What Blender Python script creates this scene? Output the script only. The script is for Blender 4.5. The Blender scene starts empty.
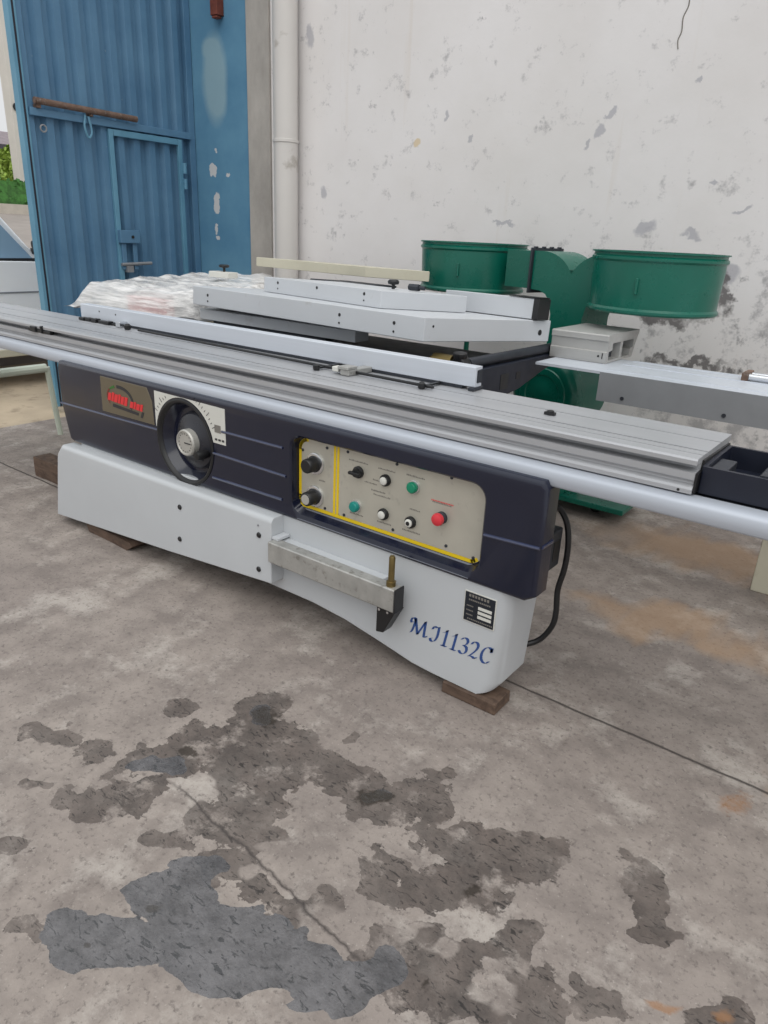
import bpy, bmesh, math, random
from mathutils import Vector, Matrix, Euler, noise as mnoise
random.seed(7)
PI = math.pi
S = bpy.context.scene
COL = S.collection

# ------------------------------------------------------------------ camera, sky, exposure
cam = bpy.data.cameras.new('camera')
cam.sensor_fit = 'VERTICAL'; cam.sensor_height = 36.0; cam.lens = 25.14
cam.clip_start = 0.05; cam.clip_end = 300
co = bpy.data.objects.new('camera', cam); COL.objects.link(co)
_r = Matrix(((0.7934564, -0.2518294, 0.5540838), (0.6071377, 0.2638509, -0.7495109), (0.0425534, 0.9311094, 0.3622493)))
co.matrix_world = Matrix.Translation((0, 0, 1.42)) @ _r.to_4x4()
S.camera = co

S.view_settings.view_transform = 'Standard'
S.view_settings.look = 'None'
S.view_settings.gamma = 1.0
S.view_settings.exposure = 0.42
S.view_settings.use_curve_mapping = False

W = bpy.data.worlds.new('overcast_sky'); S.world = W; W.use_nodes = True
nt = W.node_tree; nt.nodes.clear()
wo = nt.nodes.new('ShaderNodeOutputWorld'); bg = nt.nodes.new('ShaderNodeBackground')
tc = nt.nodes.new('ShaderNodeTexCoord'); sp = nt.nodes.new('ShaderNodeSeparateXYZ')
rp = nt.nodes.new('ShaderNodeValToRGB')
rp.color_ramp.elements[0].position = 0.0; rp.color_ramp.elements[0].color = (0.62, 0.63, 0.64, 1)
rp.color_ramp.elements[1].position = 0.75; rp.color_ramp.elements[1].color = (0.93, 0.97, 1.0, 1)
nt.links.new(tc.outputs['Generated'], sp.inputs[0]); nt.links.new(sp.outputs['Z'], rp.inputs[0])
nt.links.new(rp.outputs[0], bg.inputs['Color']); bg.inputs['Strength'].default_value = 0.85
nt.links.new(bg.outputs[0], wo.inputs['Surface'])

sun = bpy.data.lights.new('hazy_sun', 'SUN'); sun.energy = 1.0; sun.angle = math.radians(60); sun.color = (1.0, 0.97, 0.92)
so = bpy.data.objects.new('hazy_sun', sun); COL.objects.link(so)
so.rotation_euler = Vector((-0.4, 0.5, -1.0)).to_track_quat('-Z', 'Y').to_euler()

# ------------------------------------------------------------------ materials
def lin(c):
    return tuple(((v/255.0)/12.92 if v/255.0 <= 0.04045 else ((v/255.0+0.055)/1.055)**2.4) for v in c) + (1.0,)

class N:
    """tiny node-building helper"""
    def __init__(s, name):
        s.m = bpy.data.materials.new(name); s.m.use_nodes = True
        s.t = s.m.node_tree; s.t.nodes.clear()
        s.out = s.t.nodes.new('ShaderNodeOutputMaterial'); s.b = s.t.nodes.new('ShaderNodeBsdfPrincipled')
        s.t.links.new(s.b.outputs[0], s.out.inputs['Surface'])
        s.tc = s.t.nodes.new('ShaderNodeTexCoord')
    def link(s, a, b): s.t.links.new(a, b)
    def node(s, k, **kw):
        n = s.t.nodes.new(k)
        for a, v in kw.items(): setattr(n, a, v)
        return n
    def attr(s, nm):
        n = s.node('ShaderNodeAttribute'); n.attribute_name = nm; return n.outputs['Fac']
    def noise(s, scale, detail=4, rough=0.55, vec=None, stretch=None, dist=0.0):
        n = s.node('ShaderNodeTexNoise'); n.inputs['Scale'].default_value = scale
        n.inputs['Detail'].default_value = detail; n.inputs['Roughness'].default_value = rough
        n.inputs['Distortion'].default_value = dist
        v = vec or s.tc.outputs['Object']
        if stretch:
            mp = s.node('ShaderNodeMapping'); mp.inputs['Scale'].default_value = stretch
            s.link(v, mp.inputs[0]); v = mp.outputs[0]
        s.link(v, n.inputs['Vector']); return n.outputs[0]
    def ramp(s, f, p0, p1, c0=(0, 0, 0, 1), c1=(1, 1, 1, 1)):
        r = s.node('ShaderNodeValToRGB'); e = r.color_ramp.elements
        e[0].position = p0; e[0].color = c0; e[1].position = p1; e[1].color = c1
        s.link(f, r.inputs[0]); return r.outputs[0]
    def mix(s, f, a, b):
        n = s.node('ShaderNodeMix', data_type='RGBA')
        for k, v in ((0, f), (6, a), (7, b)):
            if hasattr(v, 'is_output'): s.link(v, n.inputs[k])
            else: n.inputs[k].default_value = v
        return n.outputs[2]
    def math(s, op, a, b=None, c=None, clamp=False):
        n = s.node('ShaderNodeMath', operation=op); n.use_clamp = clamp
        for i, v in enumerate((a, b, c)):
            if v is None: continue
            if hasattr(v, 'is_output'): s.link(v, n.inputs[i])
            else: n.inputs[i].default_value = v
        return n.outputs[0]
    def bump(s, h, strength=0.2, dist=0.01):
        n = s.node('ShaderNodeBump'); n.inputs['Strength'].default_value = strength; n.inputs['Distance'].default_value = dist
        s.link(h, n.inputs['Height']); s.link(n.outputs[0], s.b.inputs['Normal'])
    def set(s, **kw):
        for k, v in kw.items():
            i = s.b.inputs[k]
            if hasattr(v, 'is_output'): s.link(v, i)
            else: i.default_value = v
        return s

def blobs(s, lst, axes='xy', warp=0.25, wscale=3.0, wvec=None):
    """distance field (1 inside .. 0 outside) of a list of (u, v, ru, rv, rot) stains on a surface, edges ragged by noise"""
    nz = s.node('ShaderNodeTexNoise'); nz.inputs['Scale'].default_value = wscale; nz.inputs['Detail'].default_value = 6
    nz.inputs['Roughness'].default_value = 0.62
    s.link(s.tc.outputs['Object'], nz.inputs['Vector'])
    sub = s.node('ShaderNodeVectorMath', operation='SUBTRACT'); s.link(nz.outputs['Color'], sub.inputs[0]); sub.inputs[1].default_value = (0.5, 0.5, 0.5)
    sc = s.node('ShaderNodeVectorMath', operation='SCALE'); s.link(sub.outputs[0], sc.inputs[0]); sc.inputs['Scale'].default_value = warp
    ad = s.node('ShaderNodeVectorMath', operation='ADD'); s.link(s.tc.outputs['Object'], ad.inputs[0]); s.link(sc.outputs[0], ad.inputs[1])
    acc = None
    for (u, v, ru, rv, rot) in lst:
        mp = s.node('ShaderNodeMapping', vector_type='TEXTURE')
        if axes == 'xy':
            mp.inputs['Location'].default_value = (u, v, 0); mp.inputs['Rotation'].default_value = (0, 0, math.radians(rot)); mp.inputs['Scale'].default_value = (ru, rv, 1e3)
        else:
            mp.inputs['Location'].default_value = (u, 4.4, v); mp.inputs['Rotation'].default_value = (0, math.radians(-rot), 0); mp.inputs['Scale'].default_value = (ru, 1e3, rv)
        s.link(ad.outputs[0], mp.inputs[0])
        ln = s.node('ShaderNodeVectorMath', operation='LENGTH'); s.link(mp.outputs[0], ln.inputs[0])
        d = s.math('SUBTRACT', 1.0, ln.outputs['Value'])
        acc = d if acc is None else s.math('MAXIMUM', acc, d)
    return acc

def plain(name, c, rough=0.5, metal=0.0, var=0.12, scale=6.0, bump=0.0, bscale=60.0, dirt=None, dirt_amt=(0.55, 0.75), spec=None, stretch=None, coat=0.0):
    s = N(name)
    c = lin(c)
    a = tuple(v*(1-var) for v in c[:3])+(1,); b = tuple(min(1, v*(1+var)) for v in c[:3])+(1,)
    col = s.mix(s.ramp(s.noise(scale, stretch=stretch), 0.3, 0.7), a, b)
    if dirt:
        col = s.mix(s.ramp(s.noise(scale*2.3, 8, 0.65), dirt_amt[0], dirt_amt[1]), col, lin(dirt))
    s.set(**{'Base Color': col, 'Metallic': metal})
    r = s.ramp(s.noise(scale*3, 5), 0.25, 0.75, (max(0, rough-0.08),)*3+(1,), (min(1, rough+0.08),)*3+(1,))
    s.set(Roughness=r)
    if spec is not None: s.set(**{'Specular IOR Level': spec})
    if coat: s.set(**{'Coat Weight': coat, 'Coat Roughness': 0.1})
    if bump: s.bump(s.noise(bscale, 5), bump, 0.004)
    return s.m

M = {}
M['white_paint'] = plain('white_machine_paint', (186, 189, 192), 0.4, var=0.03, scale=3, bump=0.03, bscale=150)
M['navy'] = plain('navy_gloss_paint', (22, 26, 44), 0.2, var=0.1, scale=5, bump=0.015, bscale=200, spec=0.5, coat=0.15)
M['dark_navy'] = plain('dark_navy_paint', (20, 25, 40), 0.45, var=0.1)
M['black'] = plain('black_plastic', (24, 24, 26), 0.42, var=0.1)
M['wheel_black'] = plain('handwheel_enamel', (38, 39, 46), 0.28, var=0.08)
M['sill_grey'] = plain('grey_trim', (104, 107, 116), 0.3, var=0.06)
M['navy_lit'] = plain('navy_moulding_lit', (40, 48, 78), 0.15, var=0.05, coat=1.0)  # lighter than the housing navy: sky caught on the ledges is put into the colour
M['rail_alu'] = plain('satin_rail', (180, 185, 194), 0.5, 0.3, var=0.04, scale=4, stretch=(0.2, 10, 10))
M['dark_steel'] = plain('dark_steel', (52, 55, 62), 0.5, 0.3, var=0.15)
M['alu'] = plain('anodised_aluminium', (172, 173, 176), 0.45, 0.35, var=0.05, scale=3, stretch=(0.3, 8, 8))
M['alu_bright'] = plain('bright_aluminium', (200, 205, 213), 0.45, 0.2, var=0.04, scale=4, stretch=(0.2, 10, 10))
M['alu_matte'] = plain('matte_aluminium', (178, 177, 174), 0.5, 0.35, var=0.06, scale=4, stretch=(0.3, 8, 8))
M['steel_bar'] = plain('scuffed_steel', (172, 171, 167), 0.42, 0.5, var=0.15, scale=14, dirt=(110, 104, 96))
M['chrome'] = plain('polished_chrome', (215, 217, 220), 0.15, 1.0, var=0.02)
M['sheet_grey'] = plain('light_grey_enamel', (190, 193, 197), 0.45, var=0.03, scale=3, dirt=(170, 170, 168), dirt_amt=(0.62, 0.8))
M['mid_grey'] = plain('mid_grey_steel', (140, 142, 145), 0.5, 0.3, var=0.08)
M['cream'] = plain('cream_enamel', (192, 187, 168), 0.5, var=0.04, dirt=(180, 172, 150), dirt_amt=(0.6, 0.8))
M['cast_iron'] = plain('cast_iron', (110, 112, 115), 0.45, 0.6, var=0.12)
M['green'] = plain('green_enamel', (5, 94, 78), 0.3, var=0.1, scale=4, bump=0.04, bscale=90)
M['brass'] = plain('brass', (126, 110, 72), 0.4, 0.9, var=0.15, scale=20)
M['panel_plate'] = plain('control_plate', (186, 182, 170), 0.42, 0.35, var=0.06, scale=9, dirt=(150, 146, 138), dirt_amt=(0.6, 0.8))
M['yellow'] = plain('yellow_print', (222, 190, 20), 0.45, var=0.05)
M['red'] = plain('red_plastic', (205, 52, 62), 0.4, var=0.05)
M['button_green'] = plain('green_plastic', (10, 128, 96), 0.35, var=0.05)
M['button_teal'] = plain('teal_plastic', (8, 126, 118), 0.35, var=0.05)
M['white_plastic'] = plain('white_plastic', (206, 205, 198), 0.5, var=0.04)
M['print_grey'] = plain('grey_print', (120, 116, 110), 0.6, var=0.05)
M['print_dark'] = plain('dark_print', (48, 46, 48), 0.6, var=0.05)
M['brand_plate'] = plain('bronze_plate', (112, 104, 88), 0.35, 0.4, var=0.06)
M['brand_red'] = plain('red_print', (214, 48, 52), 0.5, var=0.04)
M['lettering'] = plain('blue_print', (44, 74, 132), 0.5, var=0.04)
M['label_black'] = plain('black_label', (38, 42, 50), 0.4, 0.3, var=0.08)
M['wood'] = plain('weathered_wood', (92, 74, 62), 0.8, var=0.3, scale=9, stretch=(1, 6, 6), bump=0.4, bscale=40, dirt=(60, 44, 36), dirt_amt=(0.5, 0.75))
M['rust'] = plain('rusty_steel', (112, 90, 78), 0.7, 0.3, var=0.3, scale=18, dirt=(150, 142, 138), bump=0.3)
M['rust_red'] = plain('red_rust', (112, 58, 46), 0.75, 0.1, var=0.3, scale=18, bump=0.3)
M['pvc'] = plain('pvc_pipe', (202, 198, 194), 0.5, var=0.04, scale=2.0, dirt=(150, 142, 132), dirt_amt=(0.6, 0.75))
M['car_white'] = plain('car_paint', (240, 241, 242), 0.2, var=0.01, coat=0.6)
M['rubber'] = plain('tyre_rubber', (30, 30, 30), 0.8, var=0.1)
M['pale_green'] = plain('pale_green_paint', (196, 204, 190), 0.5, var=0.05)
M['hedge'] = plain('hedge_leaves', (62, 112, 48), 0.7, var=0.45, scale=9)
M['bush'] = plain('bush_leaves', (132, 156, 62), 0.7, var=0.4, scale=6)
M['bark'] = plain('bark', (92, 76, 62), 0.9, var=0.2)
M['house'] = plain('house_render', (222, 206, 160), 0.8, var=0.05)
M['roof'] = plain('roof_tiles', (128, 116, 120), 0.8, var=0.15, scale=2)
M['fascia'] = plain('dark_fascia', (74, 70, 76), 0.8, var=0.05)
M['beige_post'] = plain('beige_concrete', (204, 198, 190), 0.8, var=0.05, scale=1.5)
M['asphalt'] = plain('asphalt', (142, 134, 128), 0.85, var=0.1, scale=2)
M['kerb'] = plain('kerb_concrete', (186, 178, 166), 0.85, var=0.08)
M['sand'] = plain('dusty_ground', (176, 160, 138), 0.95, var=0.12, scale=3, dirt=(130, 116, 98), bump=0.5, bscale=25)
M['pink_sheet'] = plain('red_wrapping', (206, 84, 86), 0.5, var=0.1)
M['gauge'] = plain('gauge_face', (176, 174, 168), 0.4, 0.3, var=0.06)

def glass(name, c, rough=0.08):
    s = N(name); s.set(**{'Base Color': lin(c), 'Roughness': rough, 'Metallic': 0.0, 'Specular IOR Level': 1.0, 'IOR': 1.6})
    return s.m
M['car_glass'] = glass('tinted_car_glass', (140, 168, 190), 0.05)

s = N('clear_plastic_wrap')
tr = s.node('ShaderNodeBsdfTransparent'); gl = s.node('ShaderNodeBsdfPrincipled')
gl.inputs['Base Color'].default_value = lin((242, 240, 238)); gl.inputs['Roughness'].default_value = 0.22
ms = s.node('ShaderNodeMixShader')
f = s.ramp(s.noise(7, 5, 0.6, stretch=(0.5, 3, 6)), 0.35, 0.62, (0.35,)*3+(1,), (0.85,)*3+(1,))
s.link(f, ms.inputs[0]); s.link(tr.outputs[0], ms.inputs[1]); s.link(gl.outputs[0], ms.inputs[2]); s.link(ms.outputs[0], s.out.inputs['Surface'])
bn = s.node('ShaderNodeBump'); bn.inputs['Strength'].default_value = 0.5; bn.inputs['Distance'].default_value = 0.02
s.link(s.noise(10, 6, 0.65, stretch=(0.5, 3, 5)), bn.inputs['Height']); s.link(bn.outputs[0], gl.inputs['Normal'])
M['wrap'] = s.m

# blue gate paint, scuffed
def blue(name, c, light):
    s = N(name)
    col = s.mix(s.ramp(s.noise(2.2, 6, 0.6), 0.35, 0.7), lin(c), lin(light))
    col = s.mix(s.ramp(s.noise(14, 8, 0.7), 0.68, 0.76), col, lin((148, 160, 170)))
    s.set(**{'Base Color': col, 'Roughness': 0.55}); s.bump(s.noise(40, 4), 0.08, 0.004)
    return s.m
M['gate_blue'] = blue('blue_gate_paint', (74, 113, 144), (90, 129, 158))
M['gate_edge'] = blue('blue_gate_edge_paint', (84, 132, 158), (104, 152, 176))

s = N('painted_blue_pillar')
col = s.mix(s.ramp(s.noise(2.5, 6, 0.6), 0.35, 0.7), lin((84, 130, 160)), lin((102, 148, 174)))
pale = blobs(s, [(-5.14, 2.52, 0.17, 0.36, 0), (-5.12, 2.4, 0.14, 0.2, 0), (-5.16, 2.72, 0.14, 0.12, 0)], 'xz', 0.06, 4)
col = s.mix(s.ramp(pale, 0.0, 0.35, (0, 0, 0, 1), (0.62, 0.62, 0.62, 1)), col, lin((158, 182, 186)))
chip = blobs(s, [(-5.21, 1.86, 0.055, 0.06, 20), (-5.17, 1.60, 0.045, 0.1, 0), (-5.19, 1.40, 0.02, 0.05, 0), (-5.17, 1.33, 0.035, 0.025, 0), (-5.02, 1.82, 0.025, 0.018, 0), (-5.16, 2.0, 0.016, 0.025, 0)], 'xz', 0.08, 16)
col = s.mix(s.ramp(chip, 0.1, 0.16), col, lin((200, 200, 200)))
s.set(**{'Base Color': col, 'Roughness': 0.55}); s.bump(s.noise(8, 6), 0.15, 0.01)
M['pillar_blue'] = s.m

s = N('bare_concrete_pillar')
col = s.mix(s.ramp(s.noise(3, 8, 0.65, stretch=(1, 1, 0.5)), 0.3, 0.7), lin((150, 145, 139)), lin((186, 180, 173)))
s.set(**{'Base Color': col, 'Roughness': 0.9}); s.bump(s.noise(20, 8, 0.6), 0.35, 0.01)
M['pillar_grey'] = s.m

# whitewashed back wall with mould, scuffs and water streaks
s = N('stained_whitewash')
col = s.mix(s.ramp(s.noise(1.1, 6, 0.6), 0.3, 0.7), lin((218, 214, 212)), lin((228, 225, 225)))
col = s.mix(s.ramp(s.noise(2.0, 5, 0.6, stretch=(3.5, 3.5, 0.18)), 0.6, 0.78, (0, 0, 0, 1), (0.35,)*3+(1,)), col, lin((196, 180, 160)))
sx = s.node('ShaderNodeSeparateXYZ'); s.link(s.tc.outputs['Object'], sx.inputs[0])
low = s.math('MULTIPLY_ADD', sx.outputs['Z'], -0.75, 1.25, clamp=True)     # splash zone near the ground
right = s.math('MULTIPLY_ADD', sx.outputs['X'], 0.4, 1.05, clamp=True)
lowr = s.math('MULTIPLY', low, right)
fine = s.noise(9, 9, 0.72)
thr = s.math('ADD', fine, s.math('MULTIPLY', lowr, 0.2))
col = s.mix(s.ramp(thr, 0.58, 0.72, (0, 0, 0, 1), (0.75,)*3+(1,)), col, lin((152, 150, 152)))
thr2 = s.math('ADD', s.noise(5.3, 9, 0.7), s.math('MULTIPLY', lowr, 0.13))
col = s.mix(s.ramp(thr2, 0.66, 0.74, (0, 0, 0, 1), (0.8,)*3+(1,)), col, lin((112, 110, 114)))
sp1 = blobs(s, [(-1.79, 2.1, .035, .02, 40), (-1.84, 2.02, .05, .025, 50), (-1.92, 1.96, .035, .015, 60), (-1.49, 1.51, .085, .05, 20), (-1.23, 1.486, .07, .025, -15),
               (-1.35, 2.25, .03, .015, 30), (-2.9, 2.15, .02, .05, -10), (-2.7, 2.0, .02, .03, 0), (-3.95, 1.7, .04, .06, 0), (-4.1, 2.7, .05, .09, 0), (-1.15, 1.75, .03, .015, 0), (-1.0, 1.62, .06, .012, 20), (-2.4, 1.52, .1, .012, -10), (-1.0, 1.3, .08, .06, 0)], 'xz', 0.13, 9)
col = s.mix(s.ramp(sp1, 0.05, 0.35, (0, 0, 0, 1), (0.7,)*3+(1,)), col, lin((166, 165, 172)))
sp2 = blobs(s, [(-1.22, 1.19, .22, .17, 20), (-1.1, 1.12, .12, .12, 0), (-1.02, 1.22, .06, .09, 0), (-1.3, 1.05, .2, .07, 0), (-1.15, .78, .3, .05, 0), (-.8, .72, .3, .06, 10)], 'xz', 0.4, 9)
col = s.mix(s.ramp(sp2, 0.05, 0.5, (0, 0, 0, 1), (0.85,)*3+(1,)), col, lin((88, 84, 84)))
yel = blobs(s, [(-3.12, 2.0, .035, .03, 30)], 'xz', 0.06, 12)
col = s.mix(s.ramp(yel, 0.0, 0.3, (0, 0, 0, 1), (0.6,)*3+(1,)), col, lin((206, 178, 120)))
s.set(**{'Base Color': col, 'Roughness': 0.9}); s.bump(s.noise(6, 8, 0.6), 0.25, 0.012)
M['wall'] = s.m

# concrete yard floor: dusty, oil-stained, wet patch
s = N('stained_concrete')
n1 = s.noise(0.9, 6, 0.6); n2 = s.noise(7, 8, 0.68); n3 = s.noise(60, 6, 0.7)
col = s.mix(s.ramp(n1, 0.3, 0.7), lin((136, 126, 120)), lin((158, 148, 140)))
col = s.mix(s.ramp(n2, 0.4, 0.62, (0, 0, 0, 1), (0.7,)*3+(1,)), col, lin((116, 107, 102)))
col = s.mix(s.ramp(s.noise(3.4, 9, 0.72), 0.52, 0.64, (0, 0, 0, 1), (0.6,)*3+(1,)), col, lin((186, 178, 170)))
col = s.mix(s.ramp(n3, 0.54, 0.66, (0, 0, 0, 1), (0.7,)*3+(1,)), col, lin((92, 84, 80)))
col = s.mix(s.ramp(s.noise(110, 3, 0.6), 0.63, 0.72, (0, 0, 0, 1), (0.4,)*3+(1,)), col, lin((190, 182, 174)))
tan = s.attr('stain_tan')
col = s.mix(s.ramp(tan, 0.0, 0.6, (0, 0, 0, 1), (0.55,)*3+(1,)), col, lin((168, 136, 104)))
dark = s.attr('stain_dark')
pale = s.attr('stain_pale')
dmask = s.ramp(s.math('ADD', dark, s.math('ADD', s.math('MULTIPLY', s.math('SUBTRACT', n2, 0.5), 1.5), s.math('MULTIPLY', s.math('SUBTRACT', s.noise(24, 6, 0.7), 0.5), 0.7))), -0.5, -0.1)
hole = s.ramp(s.noise(9, 8, 0.72), 0.36, 0.46)
dm = s.math('MULTIPLY', s.math('MULTIPLY', dmask, hole), s.ramp(s.math('ADD', pale, s.math('MULTIPLY', s.math('SUBTRACT', n2, 0.5), 0.9)), 0.05, 0.3, (1, 1, 1, 1), (0.12,)*3+(1,)))
dm = s.math('MULTIPLY', dm, s.ramp(s.noise(3.1, 7, 0.7), 0.36, 0.56, (0.6,)*3+(1,), (1, 1, 1, 1)))
col = s.mix(s.math('MULTIPLY', dm, 0.86), col, s.mix(s.ramp(s.noise(11, 9, 0.75), 0.35, 0.68), lin((54, 48, 45)), lin((100, 89, 83))))
flk = s.ramp(s.noise(34, 5, 0.62, stretch=(1, 2.4, 1), dist=1.2), 0.575, 0.62)
col = s.mix(s.math('MULTIPLY', s.math('MULTIPLY', flk, dm), 0.8), col, lin((30, 27, 26)))
wet = s.attr('stain_wet')
wm = s.ramp(s.math('ADD', wet, s.math('MULTIPLY', s.math('SUBTRACT', n2, 0.5), 0.6)), -0.2, -0.08)
col = s.mix(s.math('MULTIPLY', wm, 0.9), col, s.mix(s.ramp(s.noise(10, 9, 0.78), 0.38, 0.6), lin((44, 43, 46)), lin((92, 90, 92))))
col = s.mix(s.math('MULTIPLY', s.math('MULTIPLY', flk, wm), 0.85), col, lin((26, 25, 26)))
sl = s.attr('stain_sl')
col = s.mix(s.ramp(s.math('ADD', sl, s.math('MULTIPLY', s.math('SUBTRACT', s.noise(40, 5, 0.7), 0.5), 1.6)), 0.1, 0.4, (0, 0, 0, 1), (0.85,)*3+(1,)), col, lin((44, 36, 28)))
rs = s.attr('stain_rs')
col = s.mix(s.ramp(s.math('ADD', rs, s.math('MULTIPLY', s.math('SUBTRACT', s.noise(30, 5, 0.7), 0.5), 1.6)), 0.1, 0.6, (0, 0, 0, 1), (0.6,)*3+(1,)), col, lin((150, 106, 66)))
# expansion joint along y = 1.957 and a wandering crack
sy = s.node('ShaderNodeSeparateXYZ'); s.link(s.tc.outputs['Object'], sy.inputs[0])
wob = s.math('MULTIPLY', s.math('SUBTRACT', s.noise(8, 5), 0.5), 0.014)
jd = s.math('ABSOLUTE', s.math('ADD', s.math('SUBTRACT', sy.outputs['Y'], 1.957), wob))
jm = s.ramp(jd, 0.0025, 0.006, (1, 1, 1, 1), (0, 0, 0, 1))
cy = s.math('ADD', s.math('MULTIPLY', sy.outputs['X'], 0.1), s.math('SUBTRACT', sy.outputs['Y'], 0.782))
cw = s.math('MULTIPLY', s.math('SUBTRACT', s.noise(6, 6, 0.65), 0.5), 0.07)
cd = s.math('ABSOLUTE', s.math('ADD', cy, cw))
cm = s.ramp(cd, 0.0015, 0.006, (0.85, 0.85, 0.85, 1), (0, 0, 0, 1))
cm = s.math('MULTIPLY', cm, s.ramp(s.math('ABSOLUTE', s.math('ADD', sy.outputs['X'], 0.98)), 0.3, 0.42, (1, 1, 1, 1), (0, 0, 0, 1)))
col = s.mix(jm, col, lin((64, 58, 55))); col = s.mix(cm, col, lin((58, 52, 50)))
s.set(**{'Base Color': col})
rg = s.mix(wm, s.mix(dm, (0.86,)*3+(1,), (0.62,)*3+(1,)), s.ramp(s.noise(30, 6, 0.7), 0.35, 0.65, (0.14,)*3+(1,), (0.36,)*3+(1,)))
s.set(Roughness=rg)
s.set(**{'Specular IOR Level': s.mix(wm, (0.45,)*3+(1,), (1.0,)*3+(1,))})
hb = s.math('ADD', s.math('MULTIPLY', n3, 0.5), s.math('ADD', s.noise(14, 8, 0.65), s.math('MULTIPLY', jm, -2.0)))
s.bump(hb, 0.45, 0.008)
M['floor'] = s.m

# ------------------------------------------------------------------ geometry helpers
def bx(bm, x0, x1, y0, y1, z0, z1):
    v = [bm.verts.new(p) for p in ((x0,y0,z0),(x1,y0,z0),(x1,y1,z0),(x0,y1,z0),(x0,y0,z1),(x1,y0,z1),(x1,y1,z1),(x0,y1,z1))]
    for f in ((3,2,1,0),(4,5,6,7),(0,1,5,4),(1,2,6,5),(2,3,7,6),(3,0,4,7)): bm.faces.new([v[i] for i in f])
    return v
def prism(bm, pts, a, b, plane='xz'):
    """closed outline (u, v) extruded from a to b along the remaining axis"""
    def P(u, v, w): return {'xz': (u, w, v), 'yz': (w, u, v), 'xy': (u, v, w)}[plane]
    A = [bm.verts.new(P(u, v, a)) for u, v in pts]; B = [bm.verts.new(P(u, v, b)) for u, v in pts]
    n = len(pts)
    fs = [bm.faces.new(A), bm.faces.new(B[::-1])]
    for i in range(n): fs.append(bm.faces.new((A[i], B[i], B[(i+1) % n], A[(i+1) % n])))
    bmesh.ops.recalc_face_normals(bm, faces=fs)
def frame(d):
    d = Vector(d).normalized(); u = d.orthogonal().normalized(); return d, u, d.cross(u)
def lathe(bm, prof, o=(0, 0, 0), axis=(0, 0, 1), seg=32, closed=True):
    """profile of (radius, height along axis)"""
    d, u, v = frame(axis); o = Vector(o); rings = []
    for r, h in prof:
        if r < 1e-6: rings.append([bm.verts.new(o + d*h)])
        else: rings.append([bm.verts.new(o + d*h + (u*math.cos(2*PI*i/seg) + v*math.sin(2*PI*i/seg))*r) for i in range(seg)])
    fs = []
    for a, b in zip(rings, rings[1:]):
        for i in range(seg):
            j = (i+1) % seg
            if len(a) == 1 and len(b) == 1: break
            if len(a) == 1: fs.append(bm.faces.new((a[0], b[i], b[j])))
            elif len(b) == 1: fs.append(bm.faces.new((a[i], a[j], b[0])))
            else: fs.append(bm.faces.new((a[i], a[j], b[j], b[i])))
    if closed:
        for r in (rings[0], rings[-1]):
            if len(r) > 2: fs.append(bm.faces.new(r))
    bmesh.ops.recalc_face_normals(bm, faces=fs)
def cyl(bm, p0, p1, r, r1=None, seg=20):
    p0 = Vector(p0); p1 = Vector(p1); lathe(bm, [(r, 0), (r if r1 is None else r1, (p1-p0).length)], p0, p1-p0, seg)
def catmull(pts, n=8):
    pts = [Vector(p) for p in pts]; out = []
    for i in range(len(pts)-1):
        p0 = pts[max(i-1, 0)]; p1 = pts[i]; p2 = pts[i+1]; p3 = pts[min(i+2, len(pts)-1)]
        for k in range(n):
            t = k/n
            out.append(0.5*((2*p1)+(p2-p0)*t+(2*p0-5*p1+4*p2-p3)*t*t+(3*p1-p0-3*p2+p3)*t**3))
    return out+[pts[-1]]
def tube(bm, pts, r, seg=10):
    pts = [Vector(p) for p in pts]; rings = []; u = None
    for i, p in enumerate(pts):
        d = (pts[min(i+1, len(pts)-1)]-pts[max(i-1, 0)]).normalized()
        if u is None: u = d.orthogonal().normalized()
        u = (u-d*u.dot(d)).normalized(); v = d.cross(u)
        rings.append([bm.verts.new(p+(u*math.cos(2*PI*k/seg)+v*math.sin(2*PI*k/seg))*r) for k in range(seg)])
    for a, b in zip(rings, rings[1:]):
        for k in range(seg): bm.faces.new((a[k], a[(k+1) % seg], b[(k+1) % seg], b[k]))
    bm.faces.new(rings[0][::-1]); bm.faces.new(rings[-1])
def rrect(x0, x1, z0, z1, r, n=6):
    rs = r if isinstance(r, (list, tuple)) else [r]*4
    out = []
    for (cx, cz, a0, rr) in ((x1, z1, 0, rs[0]), (x0, z1, 90, rs[1]), (x0, z0, 180, rs[2]), (x1, z0, 270, rs[3])):
        ox = cx-rr if cx == x1 else cx+rr; oz = cz-rr if cz == z1 else cz+rr
        for k in range(n+1):
            a = math.radians(a0+90*k/n); out.append((ox+rr*math.cos(a), oz+rr*math.sin(a)))
    return out
def hexa(bm, c, l, r, up, h, f=None):
    """slab from a bottom corner c, two neighbouring corners l and r, thickened by up*h"""
    c = Vector(c); l = Vector(l); r = Vector(r); q = l+r-c
    n = (r-c).cross(l-c).normalized()
    if n.z < 0: n = -n
    b = [c, r, q, l]; t = [p+n*h for p in b]
    B = [bm.verts.new(p) for p in b]; T = [bm.verts.new(p) for p in t]
    fs = [bm.faces.new(B[::-1]), bm.faces.new(T)]
    for i in range(4): fs.append(bm.faces.new((B[i], B[(i+1) % 4], T[(i+1) % 4], T[i])))
    bmesh.ops.recalc_face_normals(bm, faces=fs)
    return n

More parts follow.
